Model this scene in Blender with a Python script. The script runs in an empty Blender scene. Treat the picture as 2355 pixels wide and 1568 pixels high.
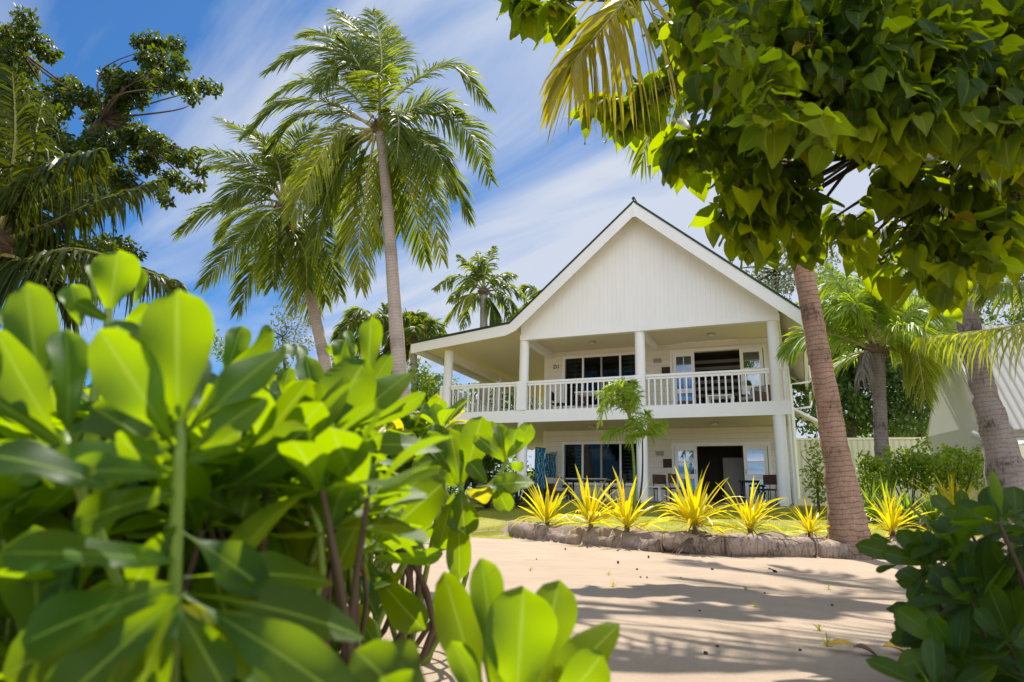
import bpy, math, random
import numpy as np
random.seed(7)
RNG = np.random.default_rng(11)
C = bpy.context.scene.collection
V = lambda *a: np.array(a, float)
def nrm(a):
    a = np.asarray(a, float); n = np.linalg.norm(a, axis=-1, keepdims=True); n[n < 1e-9] = 1
    return a / n

# ------------------------------------------------------------------ camera maths
CAMZ = .45
CAM = V(0, 0, CAMZ)
PITCH, ROLL, FD = .2550, .0291, 1553.4          # focal length in units of a 2354 px wide picture
_f = V(0, math.cos(PITCH), math.sin(PITCH)); _u = V(0, -math.sin(PITCH), math.cos(PITCH)); _r = V(1, 0, 0)
_c, _s = math.cos(ROLL), math.sin(ROLL)
RT, UP, FW = _c*_r + _s*_u, -_s*_r + _c*_u, _f
K = .76628
def ray(x, y): return FW + RT*(x-1177)/FD - UP*(y-784)/FD
def P(x, y, Y):
    d = ray(x, y); return CAM + d*Y/d[1]
def PZ(x, y, z):
    d = ray(x, y); return CAM + d*(z-CAMZ)/d[2]
Z1 = lambda x, y: (x/1.96*K, y/1.96*K)                      # survey views of the photo
Z2 = lambda x, y: ((500+x/1.4257)*K, y/1.4257*K)
Z5 = lambda x, y: (x/1.96*K, (700+y/1.96)*K)
Z6 = lambda x, y: ((600+x/1.568)*K, (900+y/1.568)*K)
ZB = lambda x, y: (x/1.682*K, (1400+y/1.682)*K)
ZR = lambda x, y: ((2300+x/1.96)*K, (700+y/1.96)*K)
ZS = lambda x, y: ((2500+x/2.101)*K, (1300+y/2.101)*K)
ZG = lambda x, y: ((1400+x/1.4085)*K, (1350+y/1.4085)*K)

# ------------------------------------------------------------------ mesh builder
class NB:
    def __init__(s): s.v=[]; s.f=[]; s.uv=[]; s.rn=[]; s.m=[]; s.n=0; s.fn=[]
    def add(s, v, faces, uv=None, rnd=0., mat=0):
        v = np.asarray(v, float).reshape(-1, 3); k = len(v)
        s.v.append(v); s.uv.append(np.zeros((k,2)) if uv is None else np.asarray(uv, float).reshape(-1,2))
        s.rn.append(np.broadcast_to(np.asarray(rnd, float), (k,)).copy())
        faces = [np.asarray(faces)] if isinstance(faces, np.ndarray) else [np.asarray(f).reshape(1,-1) for f in faces]
        for f in faces:
            s.f.append(f + s.n); s.m.append(np.full(len(f), mat))
        s.n += k
    def inst(s, T, M, pos, rnd, mat=0):
        """many copies of one small leaf: T = (verts, faces array, uv), M (N,3,3) columns = axes"""
        v, f, uv = T; N = len(pos); k = len(v)
        if N == 0: return
        vv = np.einsum('nij,kj->nki', M, v) + pos[:,None,:]
        ff = (f[None] + (np.arange(N)*k)[:,None,None]).reshape(-1, f.shape[1])
        s.add(vv, ff, np.tile(uv, (N,1)), np.repeat(rnd, k), mat)
    def box(s, lo, hi, mat=0, fr=None):
        lo, hi = np.minimum(lo,hi), np.maximum(lo,hi)
        v = np.array([[x,y,z] for z in (lo[2],hi[2]) for y in (lo[1],hi[1]) for x in (lo[0],hi[0])], float)
        s.add(v, np.array([[0,2,3,1],[4,5,7,6],[0,1,5,4],[2,6,7,3],[0,4,6,2],[1,3,7,5]]), v[:,[0,2]], random.random(), mat)
    def prism(s, poly, a, b, mat=0):
        """poly: (x,z) outline, counter-clockwise seen from -y; extruded from y=a to y=b"""
        n = len(poly); v = [(x,a,z) for x,z in poly] + [(x,b,z) for x,z in poly]
        fs = [list(range(n)), list(range(2*n-1, n-1, -1))] + [[i+n, (i+1)%n+n, (i+1)%n, i] for i in range(n)]
        s.add(v, fs, np.array(v)[:,[0,2]], random.random(), mat)
    def tube(s, pts, rad, seg=8, mat=0, cap=True, rnd=None, noise=0, vs=1.):
        pts = np.asarray(pts, float); n = len(pts); rad = np.broadcast_to(np.asarray(rad, float), (n,))
        T = nrm(np.gradient(pts, axis=0)); ref = V(0,0,1) if abs(T[:,2]).mean() < .8 else V(0,1,0)
        A = nrm(np.cross(T, ref)); B = np.cross(T, A)
        ang = np.linspace(0, 2*np.pi, seg+1)
        R = rad[:,None]*(1 + (RNG.normal(0, noise, (n, seg+1)) if noise else 0))
        if noise: R[:,-1] = R[:,0]
        v = pts[:,None,:] + R[...,None]*(A[:,None,:]*np.cos(ang)[None,:,None] + B[:,None,:]*np.sin(ang)[None,:,None])
        L = np.concatenate([[0], np.cumsum(np.linalg.norm(np.diff(pts, axis=0), axis=1))])*vs
        uv = np.stack(np.broadcast_arrays(np.linspace(0,1,seg+1)[None,:], L[:,None]), -1)
        i, j = np.meshgrid(np.arange(n-1), np.arange(seg), indexing='ij'); a = (i*(seg+1)+j).ravel()
        f = np.stack([a, a+1, a+seg+2, a+seg+1], -1)[:, ::-1]
        r = random.random() if rnd is None else rnd
        s.add(v, f, uv, r, mat)
        if cap:
            s.add(v[-1,:-1], [list(range(seg))[::-1]], uv[-1,:-1], r, mat); s.add(v[0,:-1], [list(range(seg))], uv[0,:-1], r, mat)
    def strips(s, pts, side, w, rnd, mat=0, fold=0., nrmv=None):
        """pts (m,k,3) centre lines, side (m,k,3) width vectors, w (m,k) half widths"""
        m, k = pts.shape[:2]
        a = pts - side*w[...,None]; b = pts + side*w[...,None]
        if fold and nrmv is not None:
            a = a + nrmv*(w*fold)[...,None]; b = b + nrmv*(w*fold)[...,None]
            v = np.stack([a, pts, b], 2); c = 3; us = (0,.5,1)
        else: v = np.stack([a, b], 2); c = 2; us = (0,1)
        i = (np.arange(m)*k*c)[:,None,None] + (np.arange(k-1)*c)[None,:,None] + np.arange(c-1)[None,None,:]
        i = i.ravel(); f = np.stack([i, i+1, i+c+1, i+c], -1)
        uv = np.stack(np.broadcast_arrays(np.array(us)[None,None,:], np.linspace(0,1,k)[None,:,None], np.zeros((m,1,1))), -1)[...,:2]
        s.add(v.reshape(-1,3), f, uv.reshape(-1,2), np.repeat(rnd, k*c), mat)
    def build(s, name, mats, parent=None, loc=None, smooth=False, rot=None):
        o0 = V(0,0,0) if loc is None else np.asarray(loc, float)
        v = np.concatenate(s.v) - o0
        loops = np.concatenate([f.ravel() for f in s.f]); cnt = np.concatenate([np.full(len(f), f.shape[1]) for f in s.f])
        me = bpy.data.meshes.new(name)
        me.vertices.add(len(v)); me.vertices.foreach_set('co', v.ravel())
        me.loops.add(len(loops)); me.loops.foreach_set('vertex_index', loops.astype(np.int32))
        me.polygons.add(len(cnt)); me.polygons.foreach_set('loop_start', np.concatenate([[0], np.cumsum(cnt)[:-1]]).astype(np.int32))
        me.polygons.foreach_set('loop_total', cnt.astype(np.int32))
        me.polygons.foreach_set('material_index', np.concatenate(s.m).astype(np.int32))
        me.polygons.foreach_set('use_smooth', np.full(len(cnt), smooth))
        uvl = me.uv_layers.new(name='UVMap'); uvl.data.foreach_set('uv', np.concatenate(s.uv)[loops].ravel())
        at = me.attributes.new('rnd', 'FLOAT', 'POINT'); at.data.foreach_set('value', np.concatenate(s.rn))
        me.update(calc_edges=True); me.validate()
        for m in (mats if isinstance(mats, (list, tuple)) else [mats]): me.materials.append(m)
        o = bpy.data.objects.new(name, me); C.objects.link(o)
        if parent is not None: o.parent = parent
        elif loc is not None: o.location = o0
        return o

def tag(o, label=None, cat=None, group=None, kind=None):
    for k, v in (('label', label), ('category', cat), ('group', group), ('kind', kind)):
        if v: o[k] = v
    return o
def thing(name, loc, label, cat, group=None, rotz=0):
    o = bpy.data.objects.new(name, None); C.objects.link(o); o.empty_display_size = .1
    o.location = loc; o.rotation_euler = (0,0,rotz)
    return tag(o, label, cat, group)
def copy_tree(o, parent=None):
    c = o.copy(); C.objects.link(c); c.parent = parent
    for ch in list(o.children): copy_tree(ch, c)
    return c

# ------------------------------------------------------------------ materials
def newmat(name):
    m = bpy.data.materials.new(name); m.use_nodes = True; nt = m.node_tree; nt.nodes.clear()
    out = nt.nodes.new('ShaderNodeOutputMaterial')
    def N(t, **kw):
        n = nt.nodes.new('ShaderNode'+t)
        for k, v in kw.items():
            if hasattr(n, k) and k not in n.inputs: setattr(n, k, v)
            else: n.inputs[k].default_value = v
        return n
    return m, nt, N, out
def mix(N, nt, fac, a, b, mode='MIX'):
    n = N('MixRGB', blend_type=mode)
    for s, v in ((0,fac),(1,a),(2,b)):
        if hasattr(v, 'node'): nt.links.new(v, n.inputs[s])
        elif s == 0: n.inputs[0].default_value = v
        else: n.inputs[s].default_value = (*v[:3], 1)
    return n.outputs[0]
def ramp(N, nt, src, p0, p1, c0=(0,0,0), c1=(1,1,1)):
    r = N('ValToRGB'); e = r.color_ramp.elements
    e[0].position, e[1].position = p0, p1; e[0].color, e[1].color = (*c0,1), (*c1,1)
    nt.links.new(src, r.inputs[0]); return r.outputs[0]
def paint(name, col, rough=.5, dirt=.12, scale=1.2, bump=.0, dcol=None, spec=.3, bscale=30, streak=1.):
    m, nt, N, out = newmat(name); b = N('BsdfPrincipled', Roughness=rough); b.inputs['Specular IOR Level'].default_value = spec
    tc = N('TexCoord'); mp = N('Mapping'); mp.inputs['Scale'].default_value = (1,1,streak); nt.links.new(tc.outputs['Object'], mp.inputs[0])
    n = N('TexNoise', Scale=scale, Detail=8., Roughness=.65); nt.links.new(mp.outputs[0], n.inputs['Vector'])
    d = dcol or tuple(c*(.55 if i < 2 else .45) for i, c in enumerate(col))
    f = ramp(N, nt, n.outputs[0], .42, .8, (0,0,0), (dirt,)*3)
    nt.links.new(mix(N, nt, f, col, d), b.inputs['Base Color'])
    if bump:
        n2 = N('TexNoise', Scale=bscale, Detail=6.); nt.links.new(tc.outputs['Object'], n2.inputs['Vector'])
        bp = N('Bump', Strength=bump, Distance=.02); nt.links.new(n2.outputs[0], bp.inputs['Height']); nt.links.new(bp.outputs[0], b.inputs['Normal'])
    nt.links.new(b.outputs[0], out.inputs[0]); return m
def leafmat(name, cols, trans, tfac=.45, rough=.35, vein=0., veincol=None, brown=0., brcol=(.25,.12,.02), spec=.5, tipbrown=0., stripe=0., side=0.):
    """cols: list of two albedos mixed per leaf; trans: colour that sunlight takes passing through"""
    m, nt, N, out = newmat(name)
    at = N('Attribute', attribute_name='rnd'); uv = N('UVMap'); sp = N('SeparateXYZ'); nt.links.new(uv.outputs[0], sp.inputs[0])
    tc = N('TexCoord'); n = N('TexNoise', Scale=14., Detail=5.); nt.links.new(tc.outputs['Object'], n.inputs['Vector'])
    col = mix(N, nt, at.outputs['Fac'], cols[0], cols[1])
    hs = N('HueSaturation'); nt.links.new(col, hs.inputs['Color'])
    mr = N('MapRange'); nt.links.new(n.outputs[0], mr.inputs[0]); mr.inputs[1].default_value=.3; mr.inputs[2].default_value=.7; mr.inputs[3].default_value=.75; mr.inputs[4].default_value=1.3
    nt.links.new(mr.outputs[0], hs.inputs['Value']); col = hs.outputs[0]
    tcol = mix(N, nt, at.outputs['Fac'], tuple(c*.8 for c in trans), tuple(c*1.12 for c in trans))
    bm = None
    if vein:
        # midrib at u=.5, side veins slanting off it
        ab = N('Math', operation='SUBTRACT'); nt.links.new(sp.outputs[0], ab.inputs[0]); ab.inputs[1].default_value=.5
        ab2 = N('Math', operation='ABSOLUTE'); nt.links.new(ab.outputs[0], ab2.inputs[0])
        mid = ramp(N, nt, ab2.outputs[0], .012, .05, (1,1,1), (0,0,0))
        sv = N('Math', operation='MULTIPLY_ADD'); nt.links.new(ab2.outputs[0], sv.inputs[0]); sv.inputs[1].default_value=-.9; nt.links.new(sp.outputs[1], sv.inputs[2])
        sm = N('Math', operation='MULTIPLY'); nt.links.new(sv.outputs[0], sm.inputs[0]); sm.inputs[1].default_value=11.
        fr = N('Math', operation='FRACT'); nt.links.new(sm.outputs[0], fr.inputs[0])
        pp = N('Math', operation='PINGPONG'); nt.links.new(fr.outputs[0], pp.inputs[0]); pp.inputs[1].default_value=.5
        side_v = ramp(N, nt, pp.outputs[0], .0, .12, (.09,.09,.09), (0,0,0))
        mx = N('Math', operation='MAXIMUM'); nt.links.new(mid, mx.inputs[0]); nt.links.new(side_v, mx.inputs[1])
        ms = N('Math', operation='MULTIPLY'); nt.links.new(mx.outputs[0], ms.inputs[0]); ms.inputs[1].default_value=vein
        col = mix(N, nt, ms.outputs[0], col, veincol or tuple(min(1,c*3) for c in cols[1]))
        tcol = mix(N, nt, ms.outputs[0], tcol, (min(1,trans[0]*1.1),min(1,trans[1]*1.0),trans[2]+.06))
        bm = N('Bump', Strength=.35, Distance=.004); nt.links.new(mx.outputs[0], bm.inputs['Height'])
    if tipbrown:
        tb = N('Math', operation='ADD'); nt.links.new(sp.outputs[1], tb.inputs[0]); nt.links.new(n.outputs[0], tb.inputs[1])
        fb = ramp(N, nt, tb.outputs[0], 1.38, 1.5, (0,0,0), (tipbrown,)*3)
        col = mix(N, nt, fb, col, brcol); tcol = mix(N, nt, fb, tcol, tuple(c*.7 for c in brcol))
    if brown:
        n3 = N('TexNoise', Scale=45., Detail=3.); nt.links.new(tc.outputs['Object'], n3.inputs['Vector'])
        fb = ramp(N, nt, n3.outputs[0], .68, .74, (0,0,0), (brown,)*3)
        col = mix(N, nt, fb, col, brcol); tcol = mix(N, nt, fb, tcol, brcol)
    b = N('BsdfPrincipled', Roughness=rough); b.inputs['Specular IOR Level'].default_value = spec
    nt.links.new(col, b.inputs['Base Color'])
    t = N('BsdfTranslucent'); nt.links.new(tcol, t.inputs[0])
    if bm: nt.links.new(bm.outputs[0], b.inputs['Normal'])
    ms = N('MixShader'); ms.inputs[0].default_value = tfac
    nt.links.new(b.outputs[0], ms.inputs[1]); nt.links.new(t.outputs[0], ms.inputs[2]); nt.links.new(ms.outputs[0], out.inputs[0])
    return m
def barkmat(name, c0, c1, rings=9., ringmix=.8, bump=.5, blot=(.04,.03,.025), blotp=.5):
    m, nt, N, out = newmat(name); b = N('BsdfPrincipled', Roughness=.9); b.inputs['Specular IOR Level'].default_value = .15
    uv = N('UVMap'); sp = N('SeparateXYZ'); nt.links.new(uv.outputs[0], sp.inputs[0]); tc = N('TexCoord')
    n = N('TexNoise', Scale=3.2, Detail=6.); nt.links.new(tc.outputs['Object'], n.inputs['Vector'])
    mad = N('Math', operation='MULTIPLY_ADD'); nt.links.new(n.outputs[0], mad.inputs[0]); mad.inputs[1].default_value=.14; nt.links.new(sp.outputs[1], mad.inputs[2])
    mu = N('Math', operation='MULTIPLY'); nt.links.new(mad.outputs[0], mu.inputs[0]); mu.inputs[1].default_value=rings
    fr = N('Math', operation='FRACT'); nt.links.new(mu.outputs[0], fr.inputs[0])
    mp = N('Mapping'); mp.inputs['Scale'].default_value=(9,9,4); nt.links.new(tc.outputs['Object'], mp.inputs[0])
    n2 = N('TexNoise', Scale=2.2, Detail=8., Roughness=.75); nt.links.new(mp.outputs[0], n2.inputs['Vector'])
    n4 = N('TexNoise', Scale=1.6, Detail=5.); nt.links.new(tc.outputs['Object'], n4.inputs['Vector'])
    col = mix(N, nt, ramp(N, nt, n2.outputs[0], .3, .7), c0, c1)
    rg = ramp(N, nt, fr.outputs[0], .0, .22, (1,1,1), (0,0,0))
    rm = N('Math', operation='MULTIPLY'); nt.links.new(rg, rm.inputs[0]); rm.inputs[1].default_value=ringmix
    col = mix(N, nt, rm.outputs[0], col, tuple(c*.35 for c in c0))
    ad = N('Math', operation='MULTIPLY'); nt.links.new(n2.outputs[0], ad.inputs[0]); nt.links.new(n4.outputs[0], ad.inputs[1])
    col = mix(N, nt, ramp(N, nt, ad.outputs[0], .27, .36, (0,0,0), (blotp,)*3), col, blot)
    nt.links.new(col, b.inputs['Base Color'])
    hh = N('Math', operation='ADD'); nt.links.new(fr.outputs[0], hh.inputs[0]); nt.links.new(n2.outputs[0], hh.inputs[1])
    bp = N('Bump', Strength=bump, Distance=.03); nt.links.new(hh.outputs[0], bp.inputs['Height']); nt.links.new(bp.outputs[0], b.inputs['Normal'])
    nt.links.new(b.outputs[0], out.inputs[0]); return m
def linesmat(name, col, per, axis=0, depth=.012, dark=.55, rough=.55, dirt=.15, width=.08, wave=False):
    """boards or corrugation: grooves every `per` metres along a local axis"""
    m, nt, N, out = newmat(name); b = N('BsdfPrincipled', Roughness=rough); b.inputs['Specular IOR Level'].default_value=.25
    tc = N('TexCoord'); sp = N('SeparateXYZ'); nt.links.new(tc.outputs['Object'], sp.inputs[0])
    mu = N('Math', operation='MULTIPLY'); nt.links.new(sp.outputs[axis], mu.inputs[0]); mu.inputs[1].default_value=1/per
    fr = N('Math', operation='FRACT'); nt.links.new(mu.outputs[0], fr.inputs[0])
    if wave:
        pp = N('Math', operation='PINGPONG'); nt.links.new(fr.outputs[0], pp.inputs[0]); pp.inputs[1].default_value=.5; h = pp.outputs[0]
        g = ramp(N, nt, h, .0, .3, (1,1,1), (0,0,0))
    else:
        pp = N('Math', operation='PINGPONG'); nt.links.new(fr.outputs[0], pp.inputs[0]); pp.inputs[1].default_value=.5
        g = ramp(N, nt, pp.outputs[0], .0, width, (1,1,1), (0,0,0)); h = ramp(N, nt, pp.outputs[0], .0, width)
    n = N('TexNoise', Scale=1.3, Detail=8., Roughness=.7); mp = N('Mapping'); mp.inputs['Scale'].default_value=(3,3,.6); nt.links.new(tc.outputs['Object'], mp.inputs[0]); nt.links.new(mp.outputs[0], n.inputs['Vector'])
    c = mix(N, nt, ramp(N, nt, n.outputs[0], .45, .8, (0,0,0), (dirt,)*3), col, tuple(x*.5 for x in col))
    gm = N('Math', operation='MULTIPLY'); nt.links.new(g, gm.inputs[0]); gm.inputs[1].default_value=1-dark
    c = mix(N, nt, gm.outputs[0], c, tuple(x*.35 for x in col))
    nt.links.new(c, b.inputs['Base Color'])
    bp = N('Bump', Strength=.6, Distance=depth); nt.links.new(h, bp.inputs['Height']); nt.links.new(bp.outputs[0], b.inputs['Normal'])
    nt.links.new(b.outputs[0], out.inputs[0]); return m
def glassmat(name, tint=(.55,.6,.6), refl=.35):
    m, nt, N, out = newmat(name)
    g = N('BsdfGlossy', Roughness=.02); g.inputs[0].default_value=(.75,.8,.85,1) if refl > .1 else (.38,.4,.42,1)
    t = N('BsdfTransparent'); t.inputs[0].default_value=(*tint,1)
    ms = N('MixShader'); fz = N('LayerWeight', Blend=refl); nt.links.new(fz.outputs['Fresnel'], ms.inputs[0])
    mr = N('MapRange'); mr.inputs[3].default_value=refl; mr.inputs[4].default_value=1.; nt.links.new(fz.outputs['Fresnel'], mr.inputs[0]); nt.links.new(mr.outputs[0], ms.inputs[0])
    nt.links.new(t.outputs[0], ms.inputs[1]); nt.links.new(g.outputs[0], ms.inputs[2]); nt.links.new(ms.outputs[0], out.inputs[0]); return m

white = paint('white_paint', (.88,.88,.89), .45, .10, 1.5, streak=.4)
cream = paint('cream_paint', (.80,.74,.58), .5, .08, .8)
ceilm = paint('ceiling_paint', (.80,.72,.54), .55, .10, .7)
clap = linesmat('clapboard', (.78,.74,.64), .19, 2, .014, .66, .5, .12, .06)
gablem = linesmat('gable_boards', (.88,.88,.88), .145, 0, .006, .9, .5, .12, .05)
roofm = linesmat('green_roof', (.035,.075,.04), .2, 1, .02, .5, .4, .3, wave=True)
roofw = linesmat('pale_roof', (.66,.63,.54), .19, 0, .03, .25, .35, .25, wave=True)
sidem = paint('side_wall', (.74,.72,.58), .5, .15, 1.)
fencem = linesmat('cream_fence', (.66,.66,.50), .19, 0, .02, .6, .5, .25, wave=True)
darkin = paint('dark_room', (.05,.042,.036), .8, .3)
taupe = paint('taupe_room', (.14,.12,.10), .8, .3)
cupb = paint('cupboard_grey', (.32,.31,.28), .7, .1)
brownp = paint('brown_panel', (.045,.03,.025), .6, .3)
black = paint('black_weave', (.02,.02,.022), .6, .3, 8., .3)
wicker = paint('wicker', (.10,.055,.035), .7, .4, 9., .4, bscale=120)
greycush = paint('grey_cushion', (.42,.42,.41), .9, .15, 3.)
chrome = paint('lamp_metal', (.35,.33,.30), .35, .2)
lampw = paint('lamp_glass', (.75,.73,.68), .4, .1)
glass = glassmat('window_glass', (.5,.55,.55), .05)
glassd = glassmat('door_glass', (.55,.62,.68), .28)
louv = paint('louvre_timber', (.38,.36,.32), .5, .2)
curtb = paint('blue_curtain', (.16,.30,.42), .9, .2, 4.)
def towelmat():
    m, nt, N, out = newmat('sarong_print'); b = N('BsdfPrincipled', Roughness=.9); tc = N('TexCoord')
    n = N('TexNoise', Scale=7., Detail=3., Distortion=2.5); nt.links.new(tc.outputs['Object'], n.inputs['Vector'])
    w = N('TexWave', Scale=3., Distortion=14., Detail=2.); nt.links.new(tc.outputs['Object'], w.inputs['Vector'])
    c = mix(N, nt, ramp(N, nt, n.outputs[0], .42, .56), (.005,.03,.10), (.01,.16,.26))
    c = mix(N, nt, ramp(N, nt, w.outputs[0], .86, .95), c, (.25,.45,.5)); nt.links.new(c, b.inputs['Base Color']); nt.links.new(b.outputs[0], out.inputs[0]); return m
sarong = towelmat()

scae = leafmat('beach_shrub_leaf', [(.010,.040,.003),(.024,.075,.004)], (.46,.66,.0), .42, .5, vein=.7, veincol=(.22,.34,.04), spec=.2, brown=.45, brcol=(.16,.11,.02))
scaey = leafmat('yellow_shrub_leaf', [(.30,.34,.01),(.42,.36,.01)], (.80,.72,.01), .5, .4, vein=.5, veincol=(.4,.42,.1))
scaed = leafmat('shaded_shrub_leaf', [(.008,.030,.004),(.020,.055,.006)], (.24,.40,.0), .36, .48, vein=.6, veincol=(.08,.16,.04), spec=.25)  # darker copy of the shrub leaf, the tree's shade put into its colour
stemm = leafmat('green_stem', [(.16,.25,.03),(.22,.30,.04)], (.4,.5,.04), .2, .5)
twigm = paint('brown_twig', (.10,.065,.04), .8, .3, 8.)
heart = leafmat('heart_leaf', [(.010,.030,.003),(.026,.058,.004)], (.60,.76,.0), .40, .5, vein=.5, veincol=(.16,.22,.05), brown=.5, spec=.15)
hearty = leafmat('yellow_heart_leaf', [(.25,.25,.01),(.4,.28,.01)], (.8,.65,.01), .5, .5)
almond = leafmat('tree_leaf', [(.006,.020,.003),(.018,.038,.004)], (.24,.33,.0), .28, .5, spec=.3, brown=.2)
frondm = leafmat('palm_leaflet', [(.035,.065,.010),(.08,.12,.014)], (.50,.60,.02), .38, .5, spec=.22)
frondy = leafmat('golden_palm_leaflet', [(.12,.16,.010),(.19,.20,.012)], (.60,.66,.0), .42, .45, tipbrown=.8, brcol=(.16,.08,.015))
frondd = leafmat('shaded_palm_leaflet', [(.010,.024,.004),(.028,.046,.005)], (.20,.24,.0), .26, .5, spec=.15)  # darker copy of the palm leaflet, backlit shade put into its colour
frondb = leafmat('bronze_palm_leaflet', [(.10,.11,.006),(.20,.16,.008)], (.78,.70,.0), .44, .42, tipbrown=1., brcol=(.10,.045,.01), brown=.6)
deadm = paint('dead_frond', (.22,.19,.16), .9, .4, 6.)
rachm = leafmat('palm_rachis', [(.30,.30,.08),(.42,.38,.12)], (.5,.5,.1), .15, .45)
crownm = paint('palm_fibre', (.16,.11,.06), .95, .5, 9., .6)
dracm = leafmat('yellow_dracaena', [(.60,.53,.02),(.78,.57,.012)], (.95,.80,.0), .4, .38, vein=.0, tipbrown=.35, brcol=(.45,.16,.02))
dracg = leafmat('yellow_green_dracaena', [(.42,.46,.01),(.66,.50,.008)], (.85,.78,.0), .35, .38)
strapg = leafmat('green_strap_leaf', [(.10,.20,.02),(.22,.32,.03)], (.5,.7,.03), .38, .38)
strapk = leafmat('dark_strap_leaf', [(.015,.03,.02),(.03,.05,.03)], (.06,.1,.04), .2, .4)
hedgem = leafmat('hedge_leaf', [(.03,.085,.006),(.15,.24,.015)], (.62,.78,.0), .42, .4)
bgm = leafmat('far_leaf', [(.025,.06,.012),(.07,.13,.02)], (.28,.42,.02), .35, .5)
bgy = leafmat('far_bright_leaf', [(.07,.14,.015),(.16,.26,.02)], (.5,.66,.02), .38, .5)
casm = leafmat('fine_grey_leaf', [(.07,.10,.06),(.13,.17,.10)], (.25,.3,.12), .3, .6)
foxm = leafmat('feathery_leaf', [(.13,.24,.015),(.24,.34,.02)], (.6,.74,.02), .35, .5)
bark = barkmat('palm_bark', (.36,.29,.24), (.52,.44,.37), 11., .55, .5, blotp=.35)
bark1 = barkmat('brown_palm_bark', (.26,.155,.10), (.47,.31,.21), 13., .75, .9, (.05,.03,.02), .75)
bark2 = barkmat('grey_palm_bark', (.20,.165,.145), (.34,.29,.26), 12., .5, .8, (.03,.024,.02), .75)
logm = barkmat('log_bark', (.27,.195,.145), (.50,.39,.31), 9., .5, 1., (.08,.055,.04), .8)
treeb = barkmat('tree_bark', (.06,.045,.03), (.13,.10,.075), 2., .1, .6)
rootm = paint('dry_root', (.13,.085,.06), .9, .4, 9.)
litter = paint('dry_litter', (.42,.33,.25), .9, .4, 6.)
yleaf = paint('fallen_yellow_leaf', (.62,.36,.03), .6, .6, 25., dcol=(.16,.08,.02))
bleaf = paint('fallen_brown_leaf', (.16,.085,.05), .8, .5, 30.)
huskm = paint('husk_bit', (.09,.055,.04), .9, .4, 30.)

def groundmat(name, c0, c1, scale, bump, bdist, speck=None, c2=None):
    m, nt, N, out = newmat(name); b = N('BsdfPrincipled', Roughness=.95); b.inputs['Specular IOR Level'].default_value=.1
    tc = N('TexCoord'); n = N('TexNoise', Scale=scale, Detail=10., Roughness=.7); nt.links.new(tc.outputs['Object'], n.inputs['Vector'])
    c = mix(N, nt, ramp(N, nt, n.outputs[0], .35, .68), c0, c1)
    if c2:
        n5 = N('TexNoise', Scale=.7, Detail=6.); nt.links.new(tc.outputs['Object'], n5.inputs['Vector'])
        c = mix(N, nt, ramp(N, nt, n5.outputs[0], .48, .62), c, c2)
    if speck:
        v = N('TexNoise', Scale=26., Detail=4., Roughness=.8); nt.links.new(tc.outputs['Object'], v.inputs['Vector'])
        c = mix(N, nt, ramp(N, nt, v.outputs[0], .70, .76), c, speck)
    nt.links.new(c, b.inputs['Base Color'])
    n1 = N('TexNoise', Scale=3.4, Detail=10., Roughness=.78); nt.links.new(tc.outputs['Object'], n1.inputs['Vector'])
    n2 = N('TexNoise', Scale=90., Detail=4.); nt.links.new(tc.outputs['Object'], n2.inputs['Vector'])
    ad = N('Math', operation='MULTIPLY_ADD'); nt.links.new(n2.outputs[0], ad.inputs[0]); ad.inputs[1].default_value=.32; nt.links.new(n1.outputs[0], ad.inputs[2])
    bp = N('Bump', Strength=bump, Distance=bdist); nt.links.new(ad.outputs[0], bp.inputs['Height']); nt.links.new(bp.outputs[0], b.inputs['Normal'])
    nt.links.new(b.outputs[0], out.inputs[0]); return m
sandm = groundmat('pale_sand', (.385,.29,.21), (.455,.355,.265), 1.6, .6, .05, speck=(.25,.18,.13))
soilm = groundmat('sandy_soil', (.32,.23,.17), (.44,.345,.27), 3., .9, .07, speck=(.12,.08,.055))
lawnm = groundmat('lawn_green', (.22,.235,.025), (.32,.31,.04), 2.5, .6, .05, c2=(.34,.31,.10))
grassm = leafmat('grass_blade', [(.17,.21,.015),(.32,.32,.02)], (.6,.62,.02), .4, .6)

# ------------------------------------------------------------------ terrain
HY = .4085; EX = V(math.cos(HY), -math.sin(HY), 0); EY = V(math.sin(HY), math.cos(HY), 0)
HO = V(7.8985, 19.7032, 3.522+CAMZ)
LOGPX = [(1166,1234),(1240,1243),(1330,1253),(1420,1262),(1510,1271),(1585,1274),(1667,1279),(1890,1285),(2010,1285)]
LOGP = np.array([PZ(x,y,0) for x,y in LOGPX])
def logline(x): return np.interp(x, LOGP[:,0], LOGP[:,1])
def sstep(a, b, x):
    t = np.clip((x-a)/(b-a), 0, 1); return t*t*(3-2*t)
def hgt(x, y):
    x = np.asarray(x, float); y = np.asarray(y, float)
    yl = logline(x); yh = np.clip(HO[1] - (x-HO[0])*math.tan(HY), 16, 26) ; s = y-yl
    h = .23*sstep(.10, .40, s) + .75*np.clip((s-.3)/np.maximum(yh-yl-.3, 3), 0, 1)
    bed = .07*np.exp(-((s-.55)/.35)**2)*(.6+.5*np.sin(x*5.1)+.3*np.sin(x*11+1)) * (x > LOGP[0,0]-.2)
    left = sstep(LOGP[0,0]-.2, LOGP[0,0]-1.2, x) if False else np.clip((LOGP[0,0]-.1-x)/1.2, 0, 1)
    h = h - left*.14*np.clip(1-(s-.35)/1.2, 0, 1)*(s > 0)
    return h + bed + .012*np.sin(x*2.3+y*1.7)*np.sin(y*1.1-x*.7)
def hz(x, y): return float(hgt(x, y))
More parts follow.
